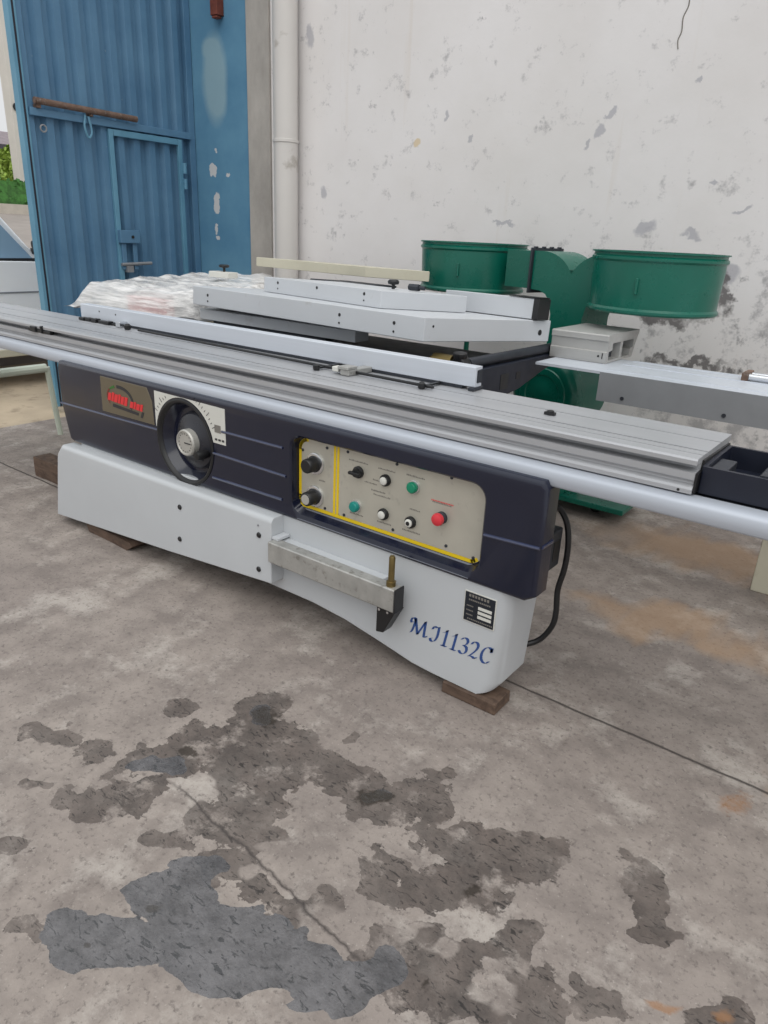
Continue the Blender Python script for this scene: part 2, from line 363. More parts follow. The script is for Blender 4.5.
def root_of(o):
    while o.parent: o = o.parent
    return o
def obj(name, bm, mat, parent=None, bevel=0.0, seg=2, smooth=True, ang=35):
    me = bpy.data.meshes.new(name)
    if parent is not None:
        bmesh.ops.translate(bm, verts=bm.verts, vec=-root_of(parent).location)
    bm.to_mesh(me); bm.free()
    me.materials.append(mat)
    o = bpy.data.objects.new(name, me); COL.objects.link(o)
    if parent is not None: o.parent = parent
    if smooth:
        for p in me.polygons: p.use_smooth = True
        try: me.set_sharp_from_angle(angle=math.radians(ang))
        except Exception: pass
    if bevel:
        b = o.modifiers.new('bevel', 'BEVEL'); b.width = bevel; b.segments = seg; b.limit_method = 'ANGLE'; b.angle_limit = math.radians(30)
        b.harden_normals = True
    return o
def tag(o, label, cat, group=None):
    o['label'] = label; o['category'] = cat
    if group: o['group'] = group
    return o
def thing(name, loc, label, cat, group=None):
    o = bpy.data.objects.new(name, None); COL.objects.link(o); o.location = loc; o.empty_display_size = 0.1
    return tag(o, label, cat, group)
def struct(name, bm, mat, **k):
    o = obj(name, bm, mat, None, **k); o['kind'] = 'structure'; return o
def solo(name, bm, mat, label, cat, group=None, loc=None, **k):
    if loc is not None: bmesh.ops.translate(bm, verts=bm.verts, vec=-Vector(loc))
    o = obj(name, bm, mat, None, **k)
    if loc is not None: o.location = loc
    return tag(o, label, cat, group)
def BM(): return bmesh.new()
def cut(o, cutter_bm):
    """real boolean cut, applied"""
    me = bpy.data.meshes.new('c'); cutter_bm.to_mesh(me); cutter_bm.free()
    c = bpy.data.objects.new('c', me); COL.objects.link(c); c.parent = o.parent; c.location = o.location
    m = o.modifiers.new('cut', 'BOOLEAN'); m.operation = 'DIFFERENCE'; m.object = c; m.solver = 'EXACT'
    bpy.context.view_layer.update()
    dg = bpy.context.evaluated_depsgraph_get()
    new = bpy.data.meshes.new_from_object(o.evaluated_get(dg))
    o.modifiers.remove(m); old = o.data; o.data = new
    bpy.data.objects.remove(c); bpy.data.meshes.remove(me); bpy.data.meshes.remove(old)
    return o
def resmooth(o, ang=35, bevel=0, seg=2):
    for p in o.data.polygons: p.use_smooth = True
    o.data.set_sharp_from_angle(angle=math.radians(ang))
    if bevel:
        b = o.modifiers.new('bevel', 'BEVEL'); b.width = bevel; b.segments = seg; b.limit_method = 'ANGLE'; b.angle_limit = math.radians(30)
def shifted(bm, par):
    bmesh.ops.translate(bm, verts=bm.verts, vec=-root_of(par).location); return bm

# ------------------------------------------------------------------ setting
# floor sheet, finely divided where the stains lie; each stain's outline is kept as a field on the mesh
STAINS = {
 'tan': ([(-.55, 2.75, .55, .2, 0), (0.1, 1.95, .25, .12, 0), (-0.6, 3.6, .8, .3, 0)], 0.3),
 'dark': ([(-.60, .93, .09, .05, 40), (-.78, .93, .05, .04, 20), (-1.3, 1.16, .16, .07, 15), (-1.08, 1.02, .05, .05, 0), (-.52, .90, .1, .05, 40), (-1.482, 0.938, 0.121, 0.081, -152.4), (-1.408, 1.074, 0.133, 0.095, -151.1), (-1.395, 1.29, 0.133, 0.087, 140.8), (-1.264, 1.238, 0.114, 0.091, -147.9), (-1.147, 1.222, 0.115, 0.093, -145.3), (-0.988, 1.214, 0.096, 0.061, -140.0), (-0.874, 1.246, 0.109, 0.081, -136.6), (-1.154, 1.06, 0.124, 0.104, -156.7), (-1.256, 1.055, 0.112, 0.071, -145.6), (-1.459, 0.737, 0.095, 0.052, -148.6), (-1.405, 0.805, 0.095, 0.063, -154.3), (-1.182, 0.91, 0.058, 0.046, -160.3), (-1.206, 0.783, 0.086, 0.031, -142.3), (-1.074, 0.943, 0.079, 0.069, -173.5), (-1.042, 0.818, 0.084, 0.057, -149.3), (-0.913, 0.831, 0.069, 0.043, -144.9), (-0.822, 0.861, 0.072, 0.031, -141.5), (-0.828, 1.275, 0.095, 0.088, -98.5), (-0.659, 1.26, 0.116, 0.058, -137.5), (-0.51, 1.301, 0.148, 0.091, -132.6), (-0.573, 1.108, 0.136, 0.065, -138.3), (-0.713, 1.075, 0.064, 0.053, 120.1), (-0.38, 1.076, 0.081, 0.054, 107.2), (-0.486, 0.925, 0.1, 0.068, -135.6), (-0.577, 0.892, 0.084, 0.067, -136.4), (-0.3, 1.008, 0.068, 0.054, -100.2), (-0.196, 1.062, 0.073, 0.031, -136.9), (-0.033, 1.226, 0.096, 0.043, -133.7), (-0.268, 1.436, 0.076, 0.036, 103.0), (-0.214, 1.362, 0.069, 0.03, 103.3), (-0.168, 1.318, 0.064, 0.033, -131.3), (-0.813, 1.414, 0.051, 0.028, -136.9), (-1.791, 0.806, 0.09, 0.052, -151.6), (-1.658, 0.844, 0.067, 0.048, -164.7), (-1.601, 1.126, 0.065, 0.052, -167.5), (-1.095, 1.4, 0.037, 0.024, 128.5), (-1.214, 0.441, 0.052, 0.034, -169.8), (-1.449, 0.534, 0.038, 0.017, -147.0), (-1.598, 0.677, 0.037, 0.018, -147.1), (-0.395, 0.894, 0.079, 0.027, -139.9)], 0.1),
 'pale': ([(-1.287, 0.947, 0.057, 0.046, -169.0), (-0.973, 0.849, 0.036, 0.028, -153.3), (-0.901, 0.997, 0.108, 0.083, -144.3), (-0.758, 0.865, 0.065, 0.061, 154.5), (-0.607, 0.958, 0.048, 0.027, -139.2), (-0.499, 0.968, 0.038, 0.034, -98.7), (-0.376, 0.955, 0.057, 0.032, -136.2), (-0.946, 0.484, 0.117, 0.043, -143.7), (-0.758, 0.599, 0.087, 0.034, -142.8), (-0.997, 0.937, 0.039, 0.025, -144.3), (-0.434, 1.181, 0.038, 0.026, -129.4)], 0.08),
 'wet': ([(-1.083, 0.776, 0.08, 0.037, -143.6), (-1.068, 0.699, 0.109, 0.058, -145.9), (-1.071, 0.555, 0.152, 0.06, -144.0), (-1.136, 0.473, 0.055, 0.037, 179.9), (-0.904, 0.714, 0.172, 0.067, -142.4), (-0.747, 0.759, 0.109, 0.049, -142.0), (-0.837, 0.674, 0.148, 0.039, -141.5), (-0.624, 0.785, 0.097, 0.041, -141.1), (-0.587, 0.87, 0.046, 0.044, -124.5), (-1.458, 0.921, 0.084, 0.048, -146.9), (-1.379, 1.291, 0.061, 0.046, 143.8), (-0.909, 1.247, 0.038, 0.026, -138.2), (-0.621, 0.735, 0.079, 0.027, -141.3)], 0.07),
 'sl': ([(-1.367, 1.288, 0.071, 0.061, 152.4), (-1.421, 1.023, 0.046, 0.03, -147.9), (-0.908, 1.233, 0.065, 0.041, -138.8), (-1.067, 0.666, 0.023, 0.015, -152.6), (-0.498, 0.887, 0.017, 0.012, 118.9), (-0.541, 1.127, 0.028, 0.021, -129.4), (-1.103, 0.505, 0.016, 0.011, -162.2)], 0.05),
 'rs': ([(-0.019, 1.224, 0.038, 0.017, -133.3), (-0.11, 1.163, 0.037, 0.012, -138.2), (-0.125, 1.866, 0.085, 0.05, 81.4)], 0.05),
}
def floor_mesh():
    xs = [-5.2, -4, -3.2]+[-2.3+i*.0125 for i in range(int(2.9/.0125))]+[.65, 1.2, 2, 3, 4.5, 6]
    ys = [-6, -3, -1, 0]+[.22+i*.0125 for i in range(int(1.6/.0125))]+[1.85+.1*i for i in range(26)]
    b = BM(); G = [[b.verts.new((x, y, 0)) for x in xs] for y in ys]
    for j in range(len(ys)-1):
        for i in range(len(xs)-1): b.faces.new((G[j][i], G[j][i+1], G[j+1][i+1], G[j+1][i]))
    return b
floor = struct('floor', floor_mesh(), M['floor'], smooth=False)
for nm, (lst, wp) in STAINS.items():
    at = floor.data.attributes.new('stain_'+nm, 'FLOAT', 'POINT'); vals = []
    L_ = [(u_, v_, ru, rv, math.cos(math.radians(r_)), math.sin(math.radians(r_))) for u_, v_, ru, rv, r_ in lst]
    for v in floor.data.vertices:
        p = v.co
        n1 = mnoise.noise_vector(p*5); n2 = mnoise.noise_vector(p*13+Vector((7, 3, 1))); n3 = mnoise.noise_vector(p*31)
        px = p.x+(n1.x+n2.x*.6+n3.x*.35)*wp*.6; py = p.y+(n1.y+n2.y*.6+n3.y*.35)*wp*.6; best = -5.0
        for u_, v_, ru, rv, c_, s_ in L_:
            dx = px-u_; dy = py-v_
            a_ = (dx*c_+dy*s_)/ru; b_ = (-dx*s_+dy*c_)/rv; d_ = 1-math.sqrt(a_*a_+b_*b_)
            if d_ > best: best = d_
        vals.append(max(best, -2.0))
    at.data.foreach_set('value', vals)
b = BM(); bx(b, -4.5, 6, 4.4, 4.65, 0, 4.6); wall = struct('wall_back', b, M['wall'])
b = BM(); bx(b, -5.46, -4.75, 4.4, 4.75, 0, 4.6); struct('trim_1', b, M['pillar_blue'], bevel=0.012)
b = BM(); bx(b, -4.75, -4.5, 4.38, 4.7, 0, 4.6); struct('trim_2', b, M['pillar_grey'], bevel=0.01)
b = BM()
crk = [(-1.455, 2.64), (-1.452, 2.58), (-1.47, 2.53), (-1.466, 2.47), (-1.478, 2.43), (-1.47, 2.39)]
tube(b, catmull([(x, 4.4, z) for x, z in crk], 4), 0.0035, 5)
o = obj('trim_3', b, M['print_grey']); o['kind'] = 'structure'
# ground outside the gate: dusty apron then a road climbing away
b = BM()
g = [(-5.2, -14, -.02), (-5.2, 16, -.02), (-7.6, 16, -.02), (-7.6, -14, -.02)]
b.faces.new([b.verts.new(p) for p in g]); struct('ground', b, M['sand'])
b = BM()
b.faces.new([b.verts.new(p) for p in [(-7.6, -14, -.02), (-7.6, 16, -.02), (-19.5, 40, 1.5), (-19.5, -30, 1.5)]])
b.faces.new([b.verts.new(p) for p in [(-19.5, -30, 1.7), (-19.5, 40, 1.7), (-60, 60, 2.0), (-60, -60, 2.0)]])
struct('ground.001', b, M['asphalt'])
b = BM(); bx(b, -19.9, -19.4, -30, 40, 1.2, 1.72); struct('kerb', b, M['kerb'])

# ------------------------------------------------------------------ the panel saw
saw = thing('panel_saw', (-2.0, 1.95, 0.0), 'white and navy sliding table panel saw standing on wooden blocks in the yard', 'panel saw')
YF = 1.765
# white base, arched between its two feet, rounded ends
foot = [(-0.815, 0.45), (-3.12, 0.45), (-3.10, 0.12), (-3.085, 0.062), (-3.05, 0.045), (-2.80, 0.045), (-2.70, 0.07), (-2.56, 0.115), (-1.62, 0.115), (-1.46, 0.102), (-1.30, 0.075), (-1.16, 0.048), (-1.08, 0.042), (-0.90, 0.042), (-0.86, 0.055), (-0.835, 0.09)]
b = BM(); prism(b, foot, YF, 1.965, 'xz')
es = [e for e in b.edges if all(v.co.x > -0.87 for v in e.verts) and abs(e.verts[0].co.y-e.verts[1].co.y) < 1e-6 and e.verts[0].co.y < 1.8 and abs(e.verts[0].co.z-e.verts[1].co.z) > .02]
bmesh.ops.bevel(b, geom=es, offset=0.05, segments=6, affect='EDGES', profile=0.5)
base = obj('base', b, M['white_paint'], saw, bevel=0.012, seg=3)
b = BM(); bx(b, -3.05, -1.62, 1.967, 2.85, 0.12, 0.873); obj('rear_cabinet', b, M['dark_navy'], saw, bevel=0.02)
b = BM(); bx(b, -3.0, -2.8, 2.2, 2.7, 0.0, 0.12); obj('rear_foot', b, M['dark_steel'], saw, bevel=0.006)
b = BM(); bx(b, -1.85, -1.65, 2.2, 2.7, 0.0, 0.12); obj('rear_foot', b, M['dark_steel'], saw, bevel=0.006)

# navy housing with the recesses for panel and handwheel
DC = (-2.315, 0.598)
hous = [(-0.742, 0.45), (-0.742, 0.784), (-0.756, 0.807), (-3.225, 0.807), (-3.238, 0.775), (-3.238, 0.60), (-3.195, 0.437), (-3.17, 0.428), (-0.775, 0.428)]
b = BM(); prism(b, hous, 1.755, 1.835, 'xz')
es = [e for e in b.edges if all(abs(v.co.y-1.755) < 1e-6 for v in e.verts)]
bmesh.ops.bevel(b, geom=es, offset=0.016, segments=4, affect='EDGES', profile=0.5)
housing = obj('housing', b, M['navy'], saw)
b = BM(); bx(b, -3.15, -0.81, 1.835, 1.965, 0.45, 0.785); obj('inner_frame', b, M['dark_steel'], saw, bevel=0.006)
def taper_cut(x0, x1, z0, z1, r, y0, y1, grow, growb):
    c = BM(); rings = []
    for (yy, g) in ((y0-0.02, grow), (y0, grow), (y0+0.006, grow*0.5), (y1, 0.0)):
        gb = growb*g/grow
        rings.append([c.verts.new((px, yy, pz)) for px, pz in rrect(x0-g, x1+g, z0-gb, z1+g, r+g*0.6, 6)])
    fs = [c.faces.new(rings[0]), c.faces.new(rings[-1][::-1])]
    for A, B in zip(rings, rings[1:]):
        for i in range(len(A)): fs.append(c.faces.new((A[i], B[i], B[(i+1) % len(A)], A[(i+1) % len(A)])))
    bmesh.ops.recalc_face_normals(c, faces=fs); return c
cut(housing, shifted(taper_cut(-1.715, -0.94, 0.475, 0.742, 0.045, 1.755, 1.792, 0.012, 0.034), saw))
c = BM(); lathe(c, [(0.172, -0.03), (0.172, 0.002), (0.16, 0.012), (0.135, 0.05)], (DC[0], 1.755, DC[1]), (0, 1, 0), 48)
cut(housing, shifted(c, saw)); resmooth(housing, 30)
# raised moulding lines
def bead(p, q, r=0.0055):
    b = BM(); tube(b, [(p[0], 1.755, p[1]), (q[0], 1.755, q[1])], r, 8); return obj('moulding', b, M['navy_lit'], housing)
bead((-3.235, 0.607), (-2.49, 0.618)); bead((-2.085, 0.689), (-1.76, 0.692)); bead((-2.14, 0.592), (-1.745, 0.588)); bead((-2.15, 0.49), (-1.765, 0.494)); bead((-0.925, 0.60), (-0.745, 0.609))
b = BM(); tube(b, [(-0.7425, 1.765, 0.61), (-0.7425, 1.83, 0.61)], 0.006, 8); obj('moulding', b, M['navy_lit'], housing)
# bezel lip round the handwheel well
b = BM(); lathe(b, [(0.166, 0.004), (0.178, 0.001), (0.178, -0.003), (0.172, -0.006), (0.165, -0.004), (0.158, 0.010), (0.166, 0.004)], (DC[0], 1.755, DC[1]), (0, 1, 0), 56, closed=False); obj('wheel_bezel', b, M['black'], saw, ang=60)
# handwheel
hw = (-2.272, 1.806, 0.612)
b = BM(); lathe(b, [(0.03, 0.0), (0.112, 0.0), (0.12, -0.01), (0.117, -0.026), (0.108, -0.036), (0.088, -0.044), (0.058, -0.052), (0.052, -0.056), (0, -0.056)], hw, (0, 1, 0), 48)
wheel = obj('handwheel', b, M['wheel_black'], saw, ang=25)
b = BM(); lathe(b, [(0.054, -0.05), (0.054, -0.08), (0.050, -0.086), (0.046, -0.086), (0.044, -0.082), (0, -0.082)], hw, (0, 1, 0), 40); gauge = obj('gauge', b, M['gauge'], wheel, ang=30)
b = BM(); bx(b, hw[0]-0.004, hw[0]+0.03, hw[1]-0.0845, hw[1]-0.0825, hw[2]-0.002, hw[2]+0.002)
for k in range(16):
    a = 2*PI*k/16; p = Vector((hw[0]+0.037*math.cos(a), hw[1]-0.0825, hw[2]+0.037*math.sin(a)))
    bx(b, p.x-0.0016, p.x+0.0016, p.y-0.0015, p.y, p.z-0.0016, p.z+0.0016)
obj('needle', b, M['print_dark'], gauge)
b = BM(); lathe(b, [(0.013, 0.0), (0.017, -0.012), (0.019, -0.05), (0.015, -0.066), (0, -0.068)], (hw[0]+0.082, hw[1]-0.03, hw[2]-0.035), (0, 1, 0), 20); obj('crank_handle', b, M['black'], wheel)
b = BM(); prism(b, [(hw[0]+0.01+px*0.02, hw[2]-0.075+pz*0.012) for px, pz in ((-2.2, -1), (2.4, 0.3), (2.6, 1.2), (-2, 0.3))], hw[1]-0.05, hw[1]-0.03, 'xz'); obj('locking_tab', b, M['dark_steel'], wheel, bevel=0.003)
# scale plate behind the dial
b = BM(); prism(b, [(-2.497, 0.634), (-2.064, 0.637), (-2.064, 0.780), (-2.495, 0.783)], 1.7535, 1.7585, 'xz')
sc = obj('scale_plate', b, M['white_plastic'], saw)
c = BM(); cyl(c, (DC[0], 1.7, DC[1]), (DC[0], 1.8, DC[1]), 0.183, seg=56); cut(sc, shifted(c, saw)); resmooth(sc, 30)
for (a0, st, cnt, r0) in ((28, 5.2, 9, 0.2), (148, -5.2, 6, 0.195)):
    for k in range(cnt):
        a = math.radians(a0+k*st); r1 = r0+(0.022 if k % 3 == 0 else 0.01); b = BM()
        p = Vector((DC[0]+r0*math.cos(a), 1.7528, DC[1]+r0*math.sin(a))); q = Vector((DC[0]+r1*math.cos(a), 1.7528, DC[1]+r1*math.sin(a))); cyl(b, p, q, 0.0012, seg=5); obj('scale_mark', b, M['print_dark'], sc)
for k in range(3):
    b = BM(); bx(b, -2.125+k*0.02, -2.112+k*0.02, 1.7522, 1.7536, 0.648, 0.656); obj('scale_mark', b, M['print_dark'], sc)
b = BM(); bx(b, -2.125, -2.09, 1.7524, 1.7536, 0.68, 0.71); obj('printed_patch', b, M['print_grey'], sc)
# brand plate with its swoosh and red lettering
b = BM(); prism(b, [(-2.885, 0.630), (-2.508, 0.634), (-2.515, 0.735), (-2.545, 0.787), (-2.88, 0.787)], 1.7525, 1.7585, 'xz'); br = obj('brand_plate', b, M['brand_plate'], saw, bevel=0.002)
def arc(bm, cx, cz, r0, r1, a0, a1, y, t0, t1, n=20):
    A = []; B = []
    for k in range(n+1):
        u = k/n; a = math.radians(a0+(a1-a0)*u); w = t0+(t1-t0)*u
        A.append(((cx+(r0+w)*math.cos(a)), cz+(r1+w)*math.sin(a))); B.append((cx+(r0-w)*math.cos(a), cz+(r1-w)*math.sin(a)))
    prism(bm, A+B[::-1], y-0.0012, y, 'xz')
b = BM(); arc(b, -2.742, 0.706, 0.092, 0.052, 100, -35, 1.7523, 0.007, 0.006); obj('emblem_arc', b, M['print_dark'], br)
b = BM(); arc(b, -2.742, 0.706, 0.092, 0.052, 215, 140, 1.7523, 0.002, 0.004); obj('emblem_arc', b, M['rust_red'], br)
b = BM(); arc(b, -2.742, 0.706, 0.092, 0.052, 138, 112, 1.7523, 0.004, 0.006); obj('emblem_arc', b, M['hedge'], br)
b = BM(); prism(b, [(-2.80, 0.664), (-2.615, 0.656), (-2.61, 0.668), (-2.795, 0.678)], 1.7513, 1.7523, 'xz'); obj('emblem_bar', b, M['print_dark'], br)
b = BM(); prism(b, [(-2.60, 0.650), (-2.585, 0.650), (-2.572, 0.676), (-2.587, 0.676)], 1.7513, 1.7523, 'xz'); obj('emblem_bar', b, M['print_dark'], br)
def nib(bm, strokes, ox, oz, sx, sz, y, nibw, t=0.0012, slant=0.0):
    """broad-nib lettering: each stroke is a polyline in letter space swept by a slanted pen edge"""
    nv = Vector((math.cos(math.radians(28)), math.sin(math.radians(28))))*nibw
    for st in strokes:
        P = [Vector((ox+(u+slant*v)*sx, oz+v*sz)) for u, v in st]
        if len(P) > 2: P = [Vector((p.x, p.y)) for p in catmull([(p.x, p.y, 0) for p in P], 5)]
        A = [p+nv*0.5 for p in P]; B = [p-nv*0.5 for p in P]
        for i in range(len(P)-1):
            q = [A[i], A[i+1], B[i+1], B[i]]
            ar = sum(q[k].x*q[(k+1) % 4].y-q[(k+1) % 4].x*q[k].y for k in range(4))
            if abs(ar) < 1e-10: continue
            prism(bm, [(p.x, p.y) for p in q], y-t, y, 'xz')
b = BM()
for k, (x, z, h, w) in enumerate(((-2.832, .689, .034, .024), (-2.806, .688, .040, .018), (-2.786, .687, .036, .026), (-2.758, .686, .040, .017), (-2.739, .685, .035, .024), (-2.713, .683, .038, .022), (-2.672, .681, .028, .024), (-2.646, .680, .031, .016), (-2.628, .679, .027, .025), (-2.601, .678, .030, .018))):
    t_ = h*.3; prism(b, [(x, z), (x+w-.0015, z), (x+w-.0015+t_, z+h), (x+t_, z+h)], 1.7509, 1.7519, 'xz')
obj('red_lettering', b, M['brand_red'], br)

# control panel
YP = 1.7905
b = BM(); prism(b, rrect(-1.713, -0.942, 0.477, 0.740, 0.042), YP, YP+0.004, 'xz'); panel = obj('control_panel', b, M['panel_plate'], saw)
b = BM()
def band(bm, pts, w, y, t=0.0012):
    for (x0, z0), (x1, z1) in zip(pts, pts[1:]):
        d = Vector((x1-x0, z1-z0)).normalized(); n = Vector((-d.y, d.x))*w/2; e = d*w*0.3
        prism(bm, [(x0+n.x-e.x, z0+n.y-e.y), (x1+n.x+e.x, z1+n.y+e.y), (x1-n.x+e.x, z1-n.y+e.y), (x0-n.x-e.x, z0-n.y-e.y)], y-t, y, 'xz')
rr = rrect(-1.706, -0.949, 0.484, 0.733, 0.036)
left = [p for p in rr if p[0] < -1.55]; left = sorted(left, key=lambda p: -math.atan2(p[1]-0.608, p[0]+1.6) % (2*PI))
lf = [(-1.672, 0.733)]
lf = [p for p in rrect(-1.706, -0.949, 0.484, 0.733, 0.036)]
n = 7
seq = lf[n:2*n] + lf[2*n:3*n] + [lf[3*n], lf[3*n+1], lf[3*n+2], lf[3*n+3]]
band(b, seq, 0.012, YP)
band(b, [(-1.543, 0.484), (-1.543, 0.738)], 0.010, YP); band(b, [(-1.528, 0.484), (-1.528, 0.738)], 0.010, YP)
band(b, [(-1.706, 0.484), (-0.985, 0.484)], 0.012, YP-0.0003)
obj('yellow_border', b, M['yellow'], panel)
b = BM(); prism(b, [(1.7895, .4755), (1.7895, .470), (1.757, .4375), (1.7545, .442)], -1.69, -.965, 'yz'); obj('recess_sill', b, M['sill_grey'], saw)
def control(name, x, z, prof, mat, coll=None, cmat=None, axis=(0, 1, 0)):
    b = BM(); lathe(b, [(r, -h) for r, h in prof], (x, YP, z), axis, 28); o = obj(name, b, mat, panel, ang=40)
    if coll:
        b = BM(); lathe(b, [(r, -h) for r, h in coll], (x, YP, z), axis, 28); obj('collar', b, cmat, o, ang=40)
    return o
big = [(0.030, 0.002), (0.030, 0.012), (0.0265, 0.014), (0.0255, 0.05), (0.022, 0.054), (0, 0.054)]
colb = [(0.04, 0), (0.039, 0.007), (0.032, 0.009), (0.029, 0.009)]
control('speed_knob', -1.632, 0.655, big, M['black'], colb, M['chrome'])
kn = control('speed_knob', -1.632, 0.533, big, M['black'], colb, M['chrome'])
b = BM(); lathe(b, [(0.019, -0.053), (0.018, -0.0555), (0, -0.0555)], (-1.632, YP, 0.533), (0, 1, 0), 24); obj('grey_cap', b, M['gauge'], kn)
sw = control('selector_switch', -1.436, 0.669, [(0.021, 0), (0.021, 0.008), (0.016, 0.010), (0.014, 0.022), (0, 0.022)], M['black'])
b = BM(); bx(b, -1.458, -1.41, YP-0.034, YP-0.02, 0.664, 0.675); obj('switch_lever', b, M['black'], sw, bevel=0.003)
ring = [(0.020, 0), (0.020, 0.010), (0.017, 0.014), (0.0125, 0.014)]
cap = [(0.0135, 0.004), (0.0135, 0.018), (0.011, 0.020), (0, 0.020)]
for (x, z, m) in ((-1.321, 0.668, 'white_plastic'), (-1.323, 0.548, 'white_plastic'), (-1.212, 0.550, 'white_plastic')):
    o = control('push_button', x, z, cap, M[m], ring, M['black'])
b = BM(); lathe(b, [(0.007, -0.0195), (0.007, -0.0215), (0, -0.0215)], (-1.212, YP, 0.550), (0, 1, 0), 16); obj('key_slot', b, M['black'], o)
dome = [(0.015, 0), (0.019, 0.006), (0.019, 0.016), (0.015, 0.021), (0, 0.023)]
rc = [(0.023, 0), (0.023, 0.006), (0.019, 0.007)]
control('green_button', -1.209, 0.672, dome, M['button_green'], rc, M['chrome']); control('teal_button', -1.444, 0.544, dome, M['button_teal'], rc, M['chrome'])
control('emergency_stop', -1.096, 0.598, [(0.010, 0.0), (0.011, 0.016), (0.019, 0.018), (0.0215, 0.024), (0.019, 0.033), (0.010, 0.037), (0, 0.038)], M['red'], [(0.02, 0), (0.02, 0.014), (0.015, 0.018)], M['dark_steel'])
for (x, z) in ((-1.694, .692), (-1.58, .723), (-1.486, .729), (-1.28, .732), (-1.072, .735), (-1.586, .498), (-1.497, .497), (-1.283, .502), (-1.073, .507), (-.972, .497)):
    b = BM(); lathe(b, [(0.0055, 0), (0.005, -0.0025), (0, -0.003)], (x, YP, z), (0, 1, 0), 12); obj('screw', b, M['dark_steel'], panel)
for (x, z, w) in ((-1.44, .702, .08), (-1.32, .70, .07), (-1.205, .704, .07), (-1.1, .64, .07), (-1.44, .512, .06), (-1.32, .513, .06), (-1.21, .514, .07), (-1.36, .655, .03), (-1.385, .64, .05), (-1.35, .618, .06), (-1.335, .605, .07), (-1.60, .595, .03), (-1.2, .592, .04)):
    k = 0; b = BM()
    while k*0.006 < w:
        hgt = random.choice((0.0035, 0.0045, 0.0055)); bx(b, x-w/2+k*0.006, x-w/2+k*0.006+0.0035, YP-0.0008, YP, z, z+hgt); k += 1
    obj('printed_caption', b, M['print_grey'], panel, smooth=False)
b = BM(); k = 0
while k < 14:
    bx(b, -1.14+k*0.006, -1.14+k*0.006+0.0035, YP-0.0008, YP, 0.645, 0.649); k += 1
obj('red_caption', b, M['brand_red'], panel, smooth=False)

# white side cover, tapering to the right, with screws
b = BM(); prism(b, [(-3.30, 0.035), (-2.4, 0.108), (-1.772, 0.166), (-1.768, 0.432), (-3.19, 0.418), (-3.222, 0.385)], 1.70, 1.775, 'xz')
es = [e for e in b.edges if all(abs(v.co.y-1.70) < 1e-6 for v in e.verts) and sum(v.co.z for v in e.verts)/2 > 0.39]
bmesh.ops.bevel(b, geom=es, offset=0.022, segments=5, affect='EDGES', profile=0.5)
cover = obj('side_cover', b, M['white_paint'], saw, bevel=0.004)
for (x, z) in ((-2.30, .338), (-2.314, .191), (-1.833, .35), (-1.838, .207)):
    b = BM(); lathe(b, [(0.011, 0), (0.011, -0.003), (0.008, -0.006), (0, -0.006)], (x, 1.70, z), (0, 1, 0), 16); obj('cover_screw', b, M['black'], cover)
b = BM(); lathe(b, [(0.004, 0), (0.004, -0.003), (0, -0.003)], (-1.836, 1.70, .389), (0, 1, 0), 10); obj('cover_screw', b, M['mid_grey'], cover)
# silver support bar with brass pin and black gusset
b = BM(); bx(b, -1.765, -1.184, 1.676, 1.724, 0.268, 0.352)
arm = obj('support_bar', b, M['steel_bar'], saw, bevel=0.006)
b = BM(); bx(b, -1.185, -1.178, 1.674, 1.726, 0.266, 0.354); obj('end_cap', b, M['black'], arm, bevel=0.005)
b = BM(); lathe(b, [(0.016, 0), (0.016, 0.016), (0.0105, 0.018), (0.0105, 0.10), (0.008, 0.106), (0, 0.107)], (-1.215, 1.70, 0.352), (0, 0, 1), 20); obj('brass_pin', b, M['brass'], arm)
b = BM(); prism(b, [(-1.262, .268), (-1.184, .268), (-1.232, .172), (-1.262, .166)], 1.69, 1.74, 'xz'); gus = obj('gusset', b, M['black'], arm, bevel=0.003)
for x in (-1.25, -1.215):
    b = BM(); cyl(b, (x, 1.687, 0.256), (x, 1.691, 0.256), 0.005, seg=10); obj('screw', b, M['chrome'], gus)
b = BM(); bx(b, -1.767, -1.735, 1.702, 1.764, .353, .362); obj('end_bracket', b, M['sheet_grey'], saw)
b = BM(); bx(b, -1.75, -1.27, 1.724, 1.766, 0.275, 0.345); obj('bar_mount', b, M['white_paint'], arm, bevel=0.003)
# maker's plate
b = BM(); bx(b, -.974, -.862, YF-.0025, YF+.001, .292, .398); pl = obj('maker_plate', b, M['white_plastic'], saw)
b = BM(); bx(b, -.971, -.865, YF-.0035, YF-.002, .295, .395); pb = obj('plate_face', b, M['label_black'], pl)
b = BM()
for k in range(3): bx(b, -.922, -.874, YF-.0045, YF-.0034, .315+k*.0155, .325+k*.0155)
obj('blank_field', b, M['white_plastic'], pb, smooth=False)
b = BM()
for (z, n, s0, h) in ((.371, 7, .0105, .009), (.358, 12, .0065, .005), (.3005, 0, .01, .003), (.337, 5, .005, .004), (.321, 5, .005, .004), (.306, 5, .005, .004), (.292, 14, .0065, .004)):
    x = -.963 if h < .0045 and n == 5 else -.957
    for k in range(n): bx(b, x+k*s0, x+k*s0+s0*.65, YF-.0042, YF-.0034, z+.01, z+.01+h)
obj('small_print', b, M['print_grey'], pb, smooth=False)
